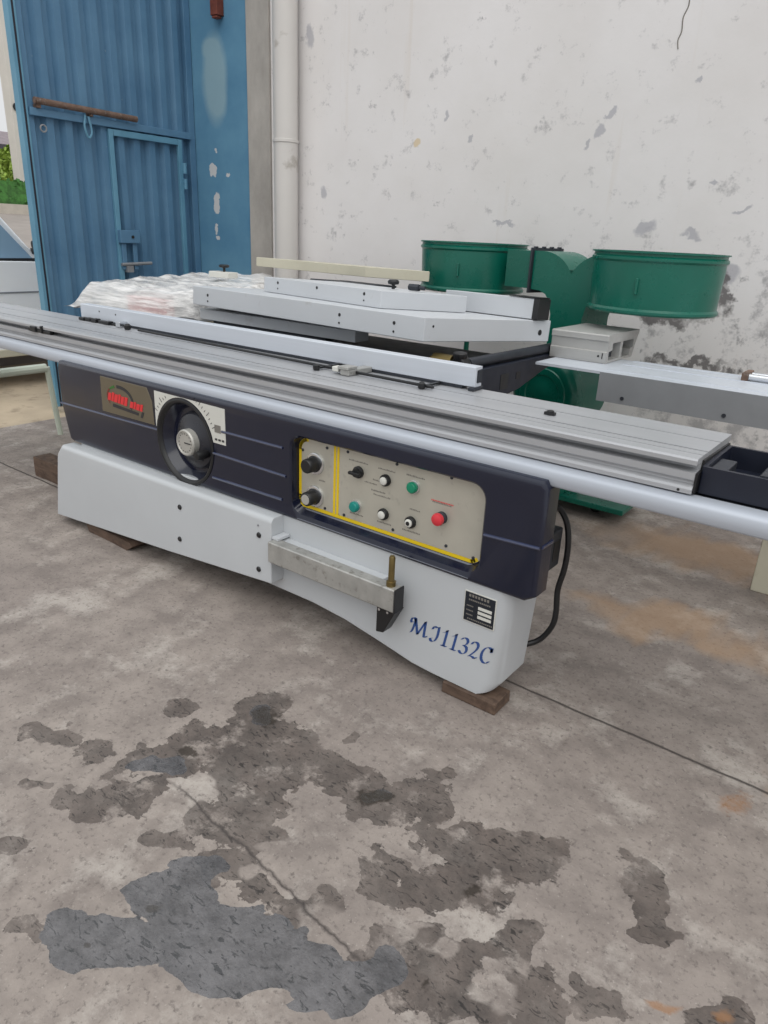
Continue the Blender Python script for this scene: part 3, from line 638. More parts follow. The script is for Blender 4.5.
# blue model lettering MJ1132C
L = {
 'M': ([[(-.28, .72), (-.2, .92), (-.04, .92), (.0, .72), (-.1, .2), (-.2, .0)], [(.0, .96), (.26, .04)], [(.26, .04), (.66, .98)], [(.66, .98), (.68, .05)], [(.68, .05), (.8, .06), (.86, .16)], [(-.28, .72), (-.22, .62), (-.14, .68)]], 1.18),
 'J': ([[(-.02, .72), (.06, .92), (.24, .9), (.36, .98)], [(.36, .98), (.34, .4), (.2, .06), (.02, .0), (-.08, .12), (.02, .2)]], .62),
 '1': ([[(.06, .8), (.2, .86), (.27, 1.0)], [(.27, 1.0), (.2, .02)], [(.04, .02), (.36, .02)]], .58),
 '3': ([[(.04, .82), (.16, .97), (.34, .96), (.42, .8), (.34, .62), (.2, .54)], [(.2, .54), (.38, .48), (.43, .28), (.32, .06), (.12, .02), (.0, .14)]], .62),
 '2': ([[(.04, .78), (.14, .96), (.34, .97), (.43, .8), (.36, .55), (.16, .24), (.0, .04)], [(.0, .05), (.2, .1), (.36, .03), (.44, .14)]], .66),
 'C': ([[(.56, .74), (.54, .9), (.4, .98), (.22, .9), (.06, .6), (.06, .24), (.2, .04), (.38, .03), (.52, .2)], [(.56, .98), (.55, .76)]], .7)}
b = BM(); adv = 0.0; ltr = []
for ch in 'MJ1132C': ltr.append((ch, adv)); adv += L[ch][1]
sx = 0.0605
for i, (ch, a) in enumerate(ltr): nib(b, L[ch][0], -1.158+a*sx, 0.166, sx, 0.064, YF, 0.0105, slant=0.12)
obj('model_lettering', b, M['lettering'], saw, smooth=False)
# cable gland and cord on the right end
b = BM(); bx(b, -.812, -.772, 1.90, 1.985, .47, .60); gb = obj('cable_box', b, M['dark_steel'], saw, bevel=0.008)
b = BM(); bx(b, -.7725, -.7705, 1.925, 1.965, .50, .565); obj('cable_opening', b, M['black'], gb)
b = BM(); tube(b, catmull([(-.81, 1.97, .655), (-.795, 1.99, .65), (-.770, 2.0, .605), (-.757, 2.0, .54), (-.757, 2.0, .46), (-.769, 2.0, .375), (-.764, 2.0, .30), (-.768, 2.0, .25), (-.79, 2.0, .20), (-.815, 1.99, .170), (-.86, 1.96, .15), (-.90, 1.94, .145)], 6), .0095, 10); obj('power_cord', b, M['black'], saw)

# long rail beam carrying the sliding table
b = BM()
prism(b, [(1.78, .794), (1.783, .789), (1.789, .787), (1.88, .787), (1.88, .82), (1.835, .82), (1.835, .842), (1.812, .8425), (1.796, .839), (1.787, .835), (1.781, .828)], -4.7, 0.25, 'yz')
rail = obj('rail_beam', b, M['rail_alu'], saw, ang=50)
b = BM(); prism(b, [(1.88, .787), (2.2, .787), (2.2, .845), (2.12, .845), (2.12, .812), (1.88, .812)], -4.7, 0.25, 'yz'); obj('rear_rail', b, M['alu_matte'], rail)
for y in (1.846, 1.866, 2.09):
    b = BM(); cyl(b, (-4.7, y, .832), (0.25, y, .832), .0075, seg=10); obj('guide_rod', b, M['dark_steel'], rail)
b = BM(); bx(b, -3.2, -.45, 1.99, 2.16, .75, .787); obj('rail_support', b, M['dark_navy'], saw)
# sliding table, one extrusion
zt = .938; F = 1.812; Bk = 2.155
top = []
def slot(y, w, d): return [(y, zt), (y, zt-d), (y+w, zt-d), (y+w, zt)]
prof = [(F, .922), (F, .933), (F+.004, zt)] + slot(F+.05, .004, .003) + slot(F+.09, .009, .006) + slot(F+.22, .006, .004) + [(Bk-.002, zt), (Bk, .935), (Bk, .922), (Bk-.02, .916), (Bk-.02, .848), (F+.012, .846), (F, .847), (F, .858), (F+.003, .864), (F+.013, .871), (F+.016, .881), (F+.003, .882), (F+.001, .885), (F+.001, .902), (F+.045, .903), (F+.045, .922)]
b = BM(); prism(b, prof, -4.62, -.392, 'yz'); st = obj('sliding_table', b, M['alu'], rail, ang=20)
b = BM(); prism(b, [(F+.006, .849), (Bk-.022, .849), (Bk-.022, .918), (F+.05, .926), (F+.05, .902), (F+.006, .9)], -.392, -.386, 'yz'); obj('end_cap', b, M['black'], st)
b = BM(); cyl(b, (-.424, F+.001, .853), (-.424, F-.001, .853), .0035, seg=12); obj('screw_hole', b, M['black'], st)
# black eccentric clamp in the front groove at the left
b = BM(); bx(b, -3.56, -3.36, F-.004, F+.02, .905, .919); bx(b, -3.53, -3.48, F-.012, F+.006, .903, .930); bx(b, -3.44, -3.425, F-.010, F+.01, .903, .938); obj('groove_clamp', b, M['black'], st, bevel=0.004)
# navy tray at the right end of the table
tr = BM(); out = rrect(-.386, -.17, 1.845, 2.12, [.045, .005, .005, .06]); inn = rrect(-.376, -.186, 1.857, 2.108, [.035, .004, .004, .05])
A0 = [tr.verts.new((x, y, .8455)) for x, y in out]; A1 = [tr.verts.new((x, y, .915)) for x, y in out]; I1 = [tr.verts.new((x, y, .915)) for x, y in inn]; I0 = [tr.verts.new((x, y, .856)) for x, y in inn]
fs = [tr.faces.new(A0[::-1]), tr.faces.new(I0)]
for P, Q in ((A0, A1), (A1, I1), (I1, I0)):
    for i in range(len(P)): fs.append(tr.faces.new((P[i], P[(i+1) % len(P)], Q[(i+1) % len(P)], Q[i])))
bmesh.ops.recalc_face_normals(tr, faces=fs)
tray = obj('end_tray', tr, M['dark_navy'], rail)
b = BM(); bx(b, -.376, -.335, 1.86, 2.0, .87, .905); obj('tray_block', b, M['dark_steel'], tray, bevel=.004)
b = BM(); prism(b, [(-.26, .912), (-.255, .918), (-.18, .918), (-.18, .912)], 1.86, 2.104, 'xz'); obj('tray_lid', b, M['dark_steel'], tray)

# main table and right-hand side arm behind the sliding table
b = BM(); bx(b, -3.14, -1.50, 2.2, 2.95, .875, .930); obj('main_table', b, M['cast_iron'], saw, bevel=.004)
b = BM(); prism(b, [(2.24, .928), (3.26, .928), (3.26, .872), (3.16, .862), (2.9, .80), (2.6, .77), (2.24, .77)], -1.50, -1.43, 'yz'); sa = obj('side_arm', b, M['dark_navy'], saw, bevel=.006)
b = BM(); bx(b, -1.4305, -1.4285, 2.72, 2.79, .82, .885); obj('arm_slot', b, M['black'], sa)
b = BM(); bx(b, -1.4305, -1.4285, 2.86, 2.90, .85, .88); obj('arm_slot', b, M['black'], sa)
b = BM(); cyl(b, (-1.468, 2.50, .951), (-1.45, 3.24, .951), .021, seg=24); rod = obj('arm_rod', b, M['dark_steel'], saw)
b = BM(); lathe(b, [(.03, 0), (.034, .01), (.034, .05), (.024, .06), (0, .06)], (-1.478, 2.44, .95), (0, 1, .02), 10); lathe(b, [(.022, 0), (.03, .015), (.03, .03), (.014, .036), (0, .036)], (-1.48, 2.46, .965), (0, 0, 1), 10); obj('clamp_knob', b, M['black'], rod, bevel=.004)
b = BM(); cyl(b, (-1.60, 2.46, .955), (-1.51, 2.46, .955), .028, seg=20); cyl(b, (-1.62, 2.46, .955), (-1.5, 2.46, .955), .012, seg=12); obj('brass_nut', b, M['brass'], rod)

# ------------------------------------------------------------------ timber under the saw
def rough_block(name, x0, x1, y0, y1, z1, label, seed, rag=.008):
    b = BM(); bx(b, x0, x1, y0, y1, 0.001, z1); bmesh.ops.subdivide_edges(b, edges=b.edges[:], cuts=3, use_grid_fill=True)
    for v in b.verts:
        n = mnoise.noise_vector(v.co*9+Vector((seed, 0, 0)))
        if .003 < v.co.z < z1-.003: v.co += Vector((n.x, n.y, 0))*rag*1.6
        else: v.co += Vector((n.x, n.y, 0))*rag
    c = ((x0+x1)/2, (y0+y1)/2, 0)
    return solo(name, b, M['wood'], label, 'wood block', loc=c, bevel=.004)
rough_block('wooden_block', -1.025, -.822, 1.752, 1.86, .041, 'flat wooden block under the lettered right foot of the saw', 1, .003)
def wedge():
    b = BM(); prism(b, [(-3.06, .001), (-2.74, .001), (-2.70, .03), (-2.72, .044), (-2.80, .0445), (-3.03, .0445), (-3.075, .038)], 1.72, 1.98, 'xz')
    bmesh.ops.subdivide_edges(b, edges=b.edges[:], cuts=2)
    for v in b.verts:
        n = mnoise.noise_vector(v.co*11+Vector((4, 2, 0)))
        v.co += Vector((n.x*.012, n.y*.012, 0))
    return solo('wooden_block', b, M['wood'], 'rough split wood wedge under the saw near its left end', 'wood block', loc=(-2.9, 1.84, 0))
wedge()
rough_block('timber', -4.03, -3.42, 1.975, 2.08, .12, 'squared timber offcut on the floor poking out past the saw cover', 3, .004)

# ------------------------------------------------------------------ crosscut fence lying on the sliding table
fn = thing('crosscut_fence', (-2.45, 2.12, .932), 'long silver aluminium fence bar lying along the sliding table', 'fence')
b = BM(); prism(b, [(2.115, .946), (2.118, .944), (2.160, .944), (2.160, .955), (2.128, .957), (2.128, 1.0), (2.16, 1.002), (2.16, 1.012), (2.118, 1.012), (2.115, 1.010)], -3.57, -1.20, 'yz'); bar = obj('bar', b, M['alu_bright'], fn, bevel=.0015)
b = BM(); bx(b, -1.205, -1.198, 2.13, 2.158, .958, .999); bx(b, -1.215, -1.195, 2.10, 2.165, .934, .944); obj('end_insert', b, M['dark_steel'], bar)
b = BM(); bx(b, -3.35, -1.25, 2.118, 2.155, .934, .9445); obj('base_strip', b, M['dark_steel'], fn)
for (x, z) in ((-3.40, .988), (-3.26, .985)):
    b = BM(); cyl(b, (x, 2.116, z), (x, 2.1135, z), .004, seg=10); obj('screw_hole', b, M['black'], bar)
b = BM()
for k, x in enumerate((-3.55, -3.50, -3.44, -3.38, -3.33)): bx(b, x, x+.045, 2.085+.004*(k % 2), 2.118, .934, .948+.002*(k % 3))
bx(b, -3.55, -3.2, 2.098, 2.118, .9345, .942); obj('flip_stop', b, M['black'], fn, bevel=.003)
b = BM(); bx(b, -3.20, -3.165, 2.07, 2.118, .934, .962); obj('stop_block', b, M['chrome'], fn, bevel=.003)
b = BM(); lathe(b, [(.012, 0), (.016, .006), (.016, .02), (.008, .028), (0, .028)], (-3.10, 2.07, .9335), (0, 0, 1), 14); obj('stop_knob', b, M['black'], fn)
b = BM(); cyl(b, (-3.0, 2.06, .943), (-1.30, 2.015, .943), .0055, seg=10); obj('stop_rod', b, M['black'], fn)
b = BM(); bx(b, -1.68, -1.64, 1.98, 2.116, .934, .954); bx(b, -1.69, -1.64, 1.975, 2.03, .954, .966); sb = obj('stop_block', b, M['steel_bar'], fn, bevel=.003)
b = BM(); bx(b, -1.72, -1.69, 1.98, 2.015, .942, .960); obj('white_pad', b, M['white_plastic'], sb, bevel=.003)
for x, y in ((-1.80, 1.985), (-1.34, 2.005)):
    b = BM(); bx(b, x-.006, x+.006, y, 2.118, .938, .944); lathe(b, [(.010, 0), (.013, .005), (.013, .018), (.005, .024), (0, .024)], (x, y, .9335), (0, 0, 1), 12); obj('stop_knob', b, M['black'], fn)
for o in list(fn.children)+[c for k in fn.children for c in k.children]:
    o.data.transform(Matrix.Translation((0, -.012, .0055)))
b = BM(); lathe(b, [(.011, 0), (.011, .012), (.008, .014), (0, .014)], (-.861, 1.975, .9385), (0, 0, 1), 12); bx(b, -.878, -.846, 1.967, 1.983, .9385, .947)
solo('black_stop', b, M['black'], 'small black bolt head standing in a groove of the sliding table', 'bolt', loc=(-.861, 1.975, .938))

# ------------------------------------------------------------------ stack of panels lying on the main table
b = BM(); bx(b, -3.18, -2.10, 2.56, 2.66, .953, 1.006); solo('steel_bar', b, M['sheet_grey'], 'dull grey steel bar under the front edge of the large grey panel', 'steel bar', loc=(-3, 2.61, .953), bevel=.003)
b = BM(); bx(b, -3.1, -2.3, 2.58, 2.65, .931, .9525); solo('packing_strip', b, M['dark_steel'], 'dark strip packed beneath the dull grey steel bar on the main table', 'packing strip', loc=(-2.7, 2.61, .931), bevel=.002)
def holes(bm, par, pts, n, r):
    for p in pts:
        p = Vector(p); b2 = BM(); cyl(b2, p+n*.0015, p-n*.002, r, seg=14); obj('hole', b2, M['black'], par)
C1, L1, R1 = Vector((-1.606, 2.379, 1.03)), Vector((-3.185, 2.52, 1.03)), Vector((-1.433, 3.157, .987))
t1 = thing('table_extension', tuple((C1+R1+L1)/3), 'large light grey steel table panel, lower of two stacked on the saw', 'table panel')
b = BM(); n1_ = hexa(b, C1, L1, R1, None, .094); pan = obj('panel', b, M['sheet_grey'], t1, bevel=.004)
fnrm = (L1-C1).cross(n1_).normalized()
if fnrm.y > 0: fnrm = -fnrm
def onfront(C, Lv, n_, t, h): return C+(Lv-C)*t+n_*h
holes(None, pan, [onfront(C1, L1, n1_, t, .056) for t in (.10, .30)]+[onfront(C1, L1, n1_, .915, .056)], fnrm, .0075)
holes(None, pan, [onfront(C1, L1, n1_, t, .022) for t in (.10, .30)]+[onfront(C1, L1, n1_, .915, .026)], fnrm, .0048)
rn = (R1-C1).cross(n1_).normalized()
if rn.x < 0: rn = -rn
holes(None, pan, [C1+(R1-C1)*.91+n1_*.04], rn, .013); holes(None, pan, [C1+(R1-C1)*.06+n1_*.06], rn, .005)
def topz(x, y):   # top surface of the lower panel
    p0 = C1+n1_*.0945
    return p0.z-(n1_.x*(x-p0.x)+n1_.y*(y-p0.y))/n1_.z
def ontop(x, y, dz=.001): return Vector((x, y, topz(x, y)+dz))
C2, L2, R2 = ontop(-1.95, 2.54), ontop(-2.86, 2.725), ontop(-1.764, 2.95)
t2 = thing('table_extension', tuple((C2+R2+L2)/3), 'smaller light grey steel table panel lying on top of the larger one', 'table panel')
b = BM(); n2_ = hexa(b, C2, L2, R2, None, .074); pan2 = obj('panel', b, M['sheet_grey'], t2, bevel=.003)
fn2 = (L2-C2).cross(n2_).normalized()
if fn2.y > 0: fn2 = -fn2
holes(None, pan2, [onfront(C2, L2, n2_, t, .052) for t in (.12, .5, .86)], fn2, .007)
holes(None, pan2, [onfront(C2, L2, n2_, t, .024) for t in (.12, .86)], fn2, .004)
# packer and the cream panel
pk = [ontop(-2.95, 3.12), ontop(-2.5, 3.08)]
b = BM(); hexa(b, ontop(-2.55, 3.13), ontop(-2.95, 3.17), ontop(-2.5, 3.40), None, .075); solo('packing_block', b, M['dark_steel'], 'dark packing block propping up the cream panel', 'packing block', loc=tuple(ontop(-2.75, 3.2)), bevel=.003)
t3 = thing('steel_slab', (-3.1, 3.45, 1.186), 'narrow cream steel panel propped up behind the grey panels, in front of the pipe', 'table panel')
b = BM(); hexa(b, (-2.68, 3.34, 1.186), (-3.70, 3.46, 1.186), (-2.36, 3.52, 1.178), None, .056); obj('panel', b, M['cream'], t3, bevel=.003)
# white fence head with black cap
t4 = thing('fence_head', tuple(ontop(-1.6, 3.08)), 'white fence head with a black end cap on the back of the grey panel', 'fence head')
b = BM(); hexa(b, ontop(-1.47, 3.035, .003), ontop(-1.96, 3.07, .003), ontop(-1.455, 3.118, .003), None, .088); obj('tube', b, M['sheet_grey'], t4, bevel=.003)
b = BM(); hexa(b, ontop(-1.442, 3.031, .002), ontop(-1.472, 3.033, .002), ontop(-1.427, 3.118, .002), None, .091); cp = obj('end_cap', b, M['black'], t4, bevel=.003)
b = BM(); hexa(b, ontop(-1.442, 3.033, .0935), ontop(-1.60, 3.045, .0935), ontop(-1.43, 3.116, .0935), None, .006); obj('cap_top', b, M['black'], cp, bevel=.002)
for (x, y, m, lab) in ((-2.12, 2.86, 'black', 'black star knob lying on the upper grey panel, left of the green drum'), (-2.0, 2.86, 'dark_steel', 'dark steel nut fitting lying beside the black star knob')):
    zz = C2.z+n2_.z*0+0; p0 = C2+n2_*.0745; zz = p0.z-(n2_.x*(x-p0.x)+n2_.y*(y-p0.y))/n2_.z
    b = BM()
    if m == 'black':
        lathe(b, [(.008, 0), (.008, .018), (.026, .022), (.028, .034), (.02, .042), (0, .042)], (x, y, zz+.001), (0, 0, 1), 10); solo('star_knob', b, M[m], lab, 'knob', loc=(x, y, zz+.001))
    else:
        cyl(b, (x-.025, y, zz+.017), (x+.03, y, zz+.017), .016, seg=6); cyl(b, (x+.03, y, zz+.017), (x+.06, y, zz+.017), .009, seg=10); solo('nut_fitting', b, M[m], lab, 'fitting', loc=(x, y, zz+.001))

# plastic-wrapped bundle at the left
wr = thing('wrapped_bundle', (-3.8, 3.0, 0), 'stack of panels draped in clear plastic wrap at left behind the fence', 'wrapped bundle')
b = BM(); bx(b, -4.1, -3.42, 2.62, 3.45, .0, .80); bx(b, -4.16, -3.40, 2.58, 3.5, .80, .90); obj('crate', b, M['cream'], wr, bevel=.004)
b = BM(); bx(b, -4.05, -3.40, 2.56, 3.45, .902, .985); obj('panel', b, M['sheet_grey'], wr, bevel=.004)
b = BM(); bx(b, -3.95, -3.40, 2.58, 3.4, .987, 1.055); obj('panel', b, M['sheet_grey'], wr, bevel=.004)
b = BM(); bx(b, -3.75, -3.39, 2.50, 2.555, .935, 1.03); obj('red_panel', b, M['pink_sheet'], wr, bevel=.004)
def wrapmesh(nx=46, ny=34):
    b = BM(); g = []
    for j in range(ny+1):
        row = []
        for i in range(nx+1):
            u = i/nx; v = j/ny
            x = -4.32+u*(.955+.16*min(1, max(0, (v-.03)*14))); y = 2.44+v*1.12
            h = 1.075+.045*v
            e = min(u/.20, 1); h = .90+(h-.90)*(e*e*(3-2*e))
            e2 = min(v/.07, 1); h = .93+(h-.93)*max(0, e2)**.5
            e3 = min((1-u)/.06, 1); h = .94+(h-.94)*max(0, e3)**.5
            n = mnoise.fractal(Vector((x*5, y*9, 1.0)), 0.9, 2.0, 4)*.022+mnoise.noise(Vector((x*3, y*24, 5)))*.012
            row.append(b.verts.new((x+n*.6, y+n*.5, max(h+n, .90))))
        g.append(row)
    for j in range(ny):
        for i in range(nx): b.faces.new((g[j][i], g[j][i+1], g[j+1][i+1], g[j+1][i]))
    return b
o = obj('plastic_wrap', wrapmesh(), M['wrap'], wr, ang=80)
t5 = thing('knob_block', (-3.6, 3.1, 1.13), 'small white block with a black knob sitting on the plastic wrapped bundle', 'block')
b = BM(); bx(b, -3.70, -3.52, 3.06, 3.14, 1.125, 1.16); obj('block', b, M['white_plastic'], t5, bevel=.004)
b = BM(); lathe(b, [(.008, 0), (.008, .022), (.03, .026), (.033, .036), (.025, .042), (0, .043)], (-3.6, 3.1, 1.16), (0, 0, 1), 16); obj('knob', b, M['black'], t5)

# ------------------------------------------------------------------ rip-fence rail and spare extrusion behind
rf = thing('fence_rail', (-.3, 3.1, .92), 'long aluminium fence rail with shade-greyed skirt running behind the saw', 'rail')
rz = .92
b = BM(); prism(b, [(2.95, .80), (2.962, .80), (2.962, rz-.012), (3.38, rz-.012), (3.38, rz), (3.335, rz), (3.335, rz-.003), (3.32, rz-.003), (3.32, rz), (3.17, rz), (3.17, rz-.003), (3.155, rz-.003), (3.155, rz), (2.95, rz)], -1.09, .9, 'yz'); rr_ = obj('rail', b, M['mid_grey'], rf)  # darker grey puts the shade of the front skirt into its colour
b = BM(); bx(b, -1.09, .9, 2.951, 3.38, rz, rz+.0015); obj('rail_top', b, M['alu_bright'], rf)
b = BM(); bx(b, -1.395, -1.09, 2.97, 3.38, rz-.012, rz-.001); obj('rail_plate', b, M['alu_bright'], rf)
b = BM(); bx(b, -1.088, .9, 3.215, 3.225, rz, rz+.004); bx(b, -1.088, .9, 3.34, 3.352, rz, rz+.004); bx(b, -1.088, .9, 3.02, 3.028, rz, rz+.003); obj('rail_rib', b, M['alu_bright'], rr_)
for x in (-.98, -.58, -.1):
    b = BM(); cyl(b, (x, 2.951, .825), (x, 2.946, .825), .008, seg=12); obj('bolt', b, M['dark_steel'], rr_)
b = BM(); cyl(b, (-.575, 3.30, rz+.018), (.9, 3.30, rz+.018), .014, seg=18); obj('guide_tube', b, M['chrome'], rf)
b = BM(); cyl(b, (-.575, 3.245, rz+.018), (.9, 3.245, rz+.018), .014, seg=18); obj('guide_tube', b, M['chrome'], rf)
b = BM(); bx(b, -.60, -.575, 3.22, 3.33, rz+.002, rz+.036); obj('tube_bracket', b, M['rust'], rf, bevel=.003)
ex = thing('table_extrusion', (-1.3, 3.4, .925), 'spare aluminium table extrusion with open profile end below the right green drum', 'extrusion')
ez = .9205
b = BM(); prism(b, [(3.17, ez), (3.24, ez), (3.24, ez+.012), (3.19, ez+.012), (3.19, ez+.05), (3.23, ez+.055), (3.23, ez+.085), (3.50, ez+.085), (3.50, ez+.05), (3.46, ez+.04), (3.46, ez), (3.5, ez), (3.55, ez+.10), (3.56, ez+.105), (3.56, ez+.125), (3.172, ez+.125), (3.168, ez+.12), (3.168, ez+.098), (3.175, ez+.094), (3.175, ez+.052), (3.169, ez+.048), (3.169, ez+.004)], -1.424, -1.152, 'yz'); exo = obj('extrusion', b, M['alu_matte'], ex, ang=20)
b = BM(); bx(b, -1.42, -1.19, 3.24, 3.46, ez+.002, ez+.083); obj('core', b, M['dark_steel'], ex)
b = BM(); bx(b, -1.19, -1.153, 3.33, 3.36, ez+.002, ez+.086); bx(b, -1.19, -1.152, 3.24, 3.46, ez+.001, ez+.012); obj('web', b, M['alu_matte'], ex)
b = BM(); cyl(b, (-1.19, 3.1695, ez+.03), (-1.19, 3.167, ez+.03), .005, seg=10); bx(b, -1.1735, -1.17, 3.1665, 3.17, ez+.02, ez+.045); obj('screw', b, M['black'], ex)
b = BM(); bx(b, -.388, .35, 3.31, 3.355, .001, .906); solo('cream_board', b, M['cream'], 'cream board standing on the floor under the rail at the right edge', 'board', loc=(0, 3.33, 0), bevel=.004)
# ------------------------------------------------------------------ green dust collector
dcx, dcy = -1.70, 3.78
dc = thing('dust_collector', (dcx, dcy, 0), 'green twin drum dust collector standing against the white wall', 'dust collector')
def drum(cx, cy, r, z0, z1):
    b = BM(); rb = r*.955; h = z1-z0
    lathe(b, [(0.0, 0.012), (rb-.01, .012), (rb-.004, 0), (rb+.003, .0), (rb+.012, .008), (rb+.012, .018), (rb+.002, .028), (r*.965, .05), (r*.985, h-.055), (r*.985, h-.045), (r+.004, h-.036), (r+.004, h-.026), (r*.985, h-.018), (r*.985, h-.008), (r+.006, h-.006), (r+.006, h), (r-.012, h), (r-.014, h-.03), (r*.94, .03), (0.0, .024)], (cx, cy, z0), (0, 0, 1), 72, closed=False)
    o = obj('drum', b, M['green'], dc, ang=40)
    return o
def clip(o, cx, cy, r, z):
    d = Vector((-cx, -cy, 0)).normalized(); d = (d+Vector((-.25, -.1, 0))).normalized(); t = Vector((-d.y, d.x, 0)); b = BM(); p = Vector((cx, cy, z))+d*(r*.98)
    for s_ in (1,):
        v = []
        for (a, w, c_) in ((-.006, -.006, -.035), (.010, -.006, -.035), (.010, .006, -.035), (-.006, .006, -.035), (-.006, -.006, .035), (.010, -.006, .035), (.010, .006, .035), (-.006, .006, .035)): v.append(b.verts.new(p+d*a+t*w+Vector((0, 0, c_))))
        for f_ in ((3,2,1,0),(4,5,6,7),(0,1,5,4),(1,2,6,5),(2,3,7,6),(3,0,4,7)): b.faces.new([v[i] for i in f_])
    obj('clip', b, M['green'], o, bevel=.003)
d1 = drum(-1.135, 3.62, .302, 1.125, 1.395); d2 = drum(-2.308, 3.90, .312, 1.125, 1.395)
clip(d1, -1.135, 3.62, .302, 1.25); clip(d2, -2.308, 3.90, .312, 1.25)
# Y-shaped duct between the drums: heart-shaped plate, bent sides
u = Vector((1.192, -.28, 0)).normalized(); w = Vector((u.y, -u.x, 0)).normalized()
if w.y > 0: w = -w
hc = Vector((-1.535, 3.727, 0))
pts = []
def hp(s_, z): pts.append((s_, z))
hp(-.10, .80); hp(-.10, 1.06); hp(-.115, 1.12); hp(-.15, 1.16); hp(-.19, 1.175); hp(-.25, 1.178); hp(-.25, 1.372)
for k in range(10): a = math.radians(90-k*7.2); hp(-.19+.21*math.cos(a), 1.192+.18*math.sin(a))
pts_l = pts[:]
right_ = [(-s_, z) for s_, z in pts][::-1]
poly = pts+[(0, pts[-1][1]-.012)]+[(-s_, z) for s_, z in pts[::-1]]
b = BM(); A = [b.verts.new(hc+u*s_+w*.115+Vector((0, 0, z))) for s_, z in poly]; Bq = [b.verts.new(hc+u*s_-w*.115+Vector((0, 0, z))) for s_, z in poly]
fs = [b.faces.new(A), b.faces.new(Bq[::-1])]
for i in range(len(A)): fs.append(b.faces.new((A[i], Bq[i], Bq[(i+1) % len(A)], A[(i+1) % len(A)])))
bmesh.ops.recalc_face_normals(b, faces=fs); bmesh.ops.triangulate(b, faces=[f for f in b.faces if len(f.verts) > 4])
duct = obj('branch_duct', b, M['green'], dc)
def obox(s0, s1, dw, z0_, z1_):
    b = BM(); v = [b.verts.new(hc+u*a_+w*c_+Vector((0, 0, z_))) for (a_, c_, z_) in ((s0, -dw, z0_), (s1, -dw, z0_), (s1, dw, z0_), (s0, dw, z0_), (s0, -dw, z1_), (s1, -dw, z1_), (s1, dw, z1_), (s0, dw, z1_))]
    for f_ in ((3,2,1,0),(4,5,6,7),(0,1,5,4),(1,2,6,5),(2,3,7,6),(3,0,4,7)): b.faces.new([v[i] for i in f_])
    bmesh.ops.recalc_face_normals(b, faces=b.faces); return b
fl = obj('flange', obox(-.264, -.252, .132, 1.158, 1.386), M['dark_steel'], duct, bevel=.002)
for k in range(4):
    b = BM(); p = hc+u*(-.258)+w*(-.10+.066*k)+Vector((0, 0, 1.388)); cyl(b, p-u*.012, p+u*.012, .005, seg=8); obj('bolt', b, M['dark_steel'], fl)
obj('neck', obox(-.44, -.264, .112, 1.18, 1.37), M['green'], duct)
obj('neck', obox(.24, .32, .112, 1.18, 1.37), M['green'], duct)
# blower and motor below
b = BM(); lathe(b, [(0, 0), (.05, 0), (.06, .004), (.10, .004), (.105, .0), (.135, .0), (.14, .006), (.165, .006), (.18, .012), (.198, .03), (.203, .05), (.203, .33), (.19, .345), (0, .345)], (-1.60, 3.52, .66), (0.12, 1, 0), 56); bl = obj('blower', b, M['green'], dc, ang=30)
b = BM(); bx(b, -1.72, -1.46, 3.6, 3.9, .1, .5); bx(b, -2.3, -1.1, 3.62, 3.98, .07, .10); obj('base_frame', b, M['green'], dc, bevel=.006)
for (x, y) in ((-2.22, 3.68), (-1.30, 3.78), (-2.22, 3.92), (-1.30, 3.92)):
    b = BM(); cyl(b, (x, y-.015, .035), (x, y+.015, .035), .034, seg=20); obj('castor', b, M['black'], dc)
for (cx, cy) in ((-2.308, 3.90), (-1.72, 3.85)):
    b = BM(); cyl(b, (cx, cy, .1), (cx, cy, 1.13), .016, seg=12); obj('post', b, M['green'], dc)

# ------------------------------------------------------------------ blue gate leaf
gt = thing('gate', (-5.43, 3.65, 0), 'blue corrugated steel gate leaf with a small wicket door', 'gate')
GX = -5.40
def corr(y0, y1, z0, z1, pitch=.142, dep=.042, x=GX-.02):
    b = BM(); pts = []; y = y0
    while y < y1:
        for (o_, d_) in ((0, 0), (.052, 0), (.078, -dep), (.116, -dep)):
            if y+o_ <= y1: pts.append((y+o_, x+d_))
        y += pitch
    pts.append((y1, x))
    rows = [[b.verts.new((px, py, z)) for py, px in pts] for z in (z0, z1)]
    back = [[b.verts.new((px-.003, py, z)) for py, px in pts] for z in (z0, z1)]
    for i in range(len(pts)-1):
        b.faces.new((rows[0][i], rows[0][i+1], rows[1][i+1], rows[1][i])); b.faces.new((back[0][i+1], back[0][i], back[1][i], back[1][i+1]))
    return b
obj('corrugated_sheet', corr(2.945, 4.38, .06, 4.3), M['gate_blue'], gt, smooth=False)
b = BM(); bx(b, GX-.075, GX-.008, 2.90, 2.955, .03, 4.4); stl = obj('stile', b, M['gate_edge'], gt, bevel=.004)
b = BM(); bx(b, GX-.0085, GX-.0065, 2.924, 2.938, .03, 4.4); obj('edge_groove', b, M['dark_navy'], stl)
b = BM(); bx(b, GX-.075, GX-.01, 4.335, 4.395, .03, 4.4); obj('stile', b, M['gate_blue'], gt, bevel=.004)
b = BM(); bx(b, GX-.05, GX+.012, 2.96, 4.34, 2.085, 2.135); obj('middle_rail', b, M['gate_blue'], gt, bevel=.004)
b = BM(); bx(b, GX-.05, GX, 2.96, 4.34, .04, .10); bx(b, GX-.05, GX, 2.96, 4.34, 4.3, 4.38); obj('rail', b, M['gate_blue'], gt, bevel=.004)
b = BM(); cyl(b, (GX+.03, 2.985, 2.178), (GX+.03, 3.80, 2.165), .022, seg=14); sb = obj('sliding_bar', b, M['rust'], gt)
for y in (3.0, 3.4):
    b = BM(); bx(b, GX-.02, GX+.03, y, y+.03, 2.135, 2.16); obj('bar_bracket', b, M['rust'], sb)
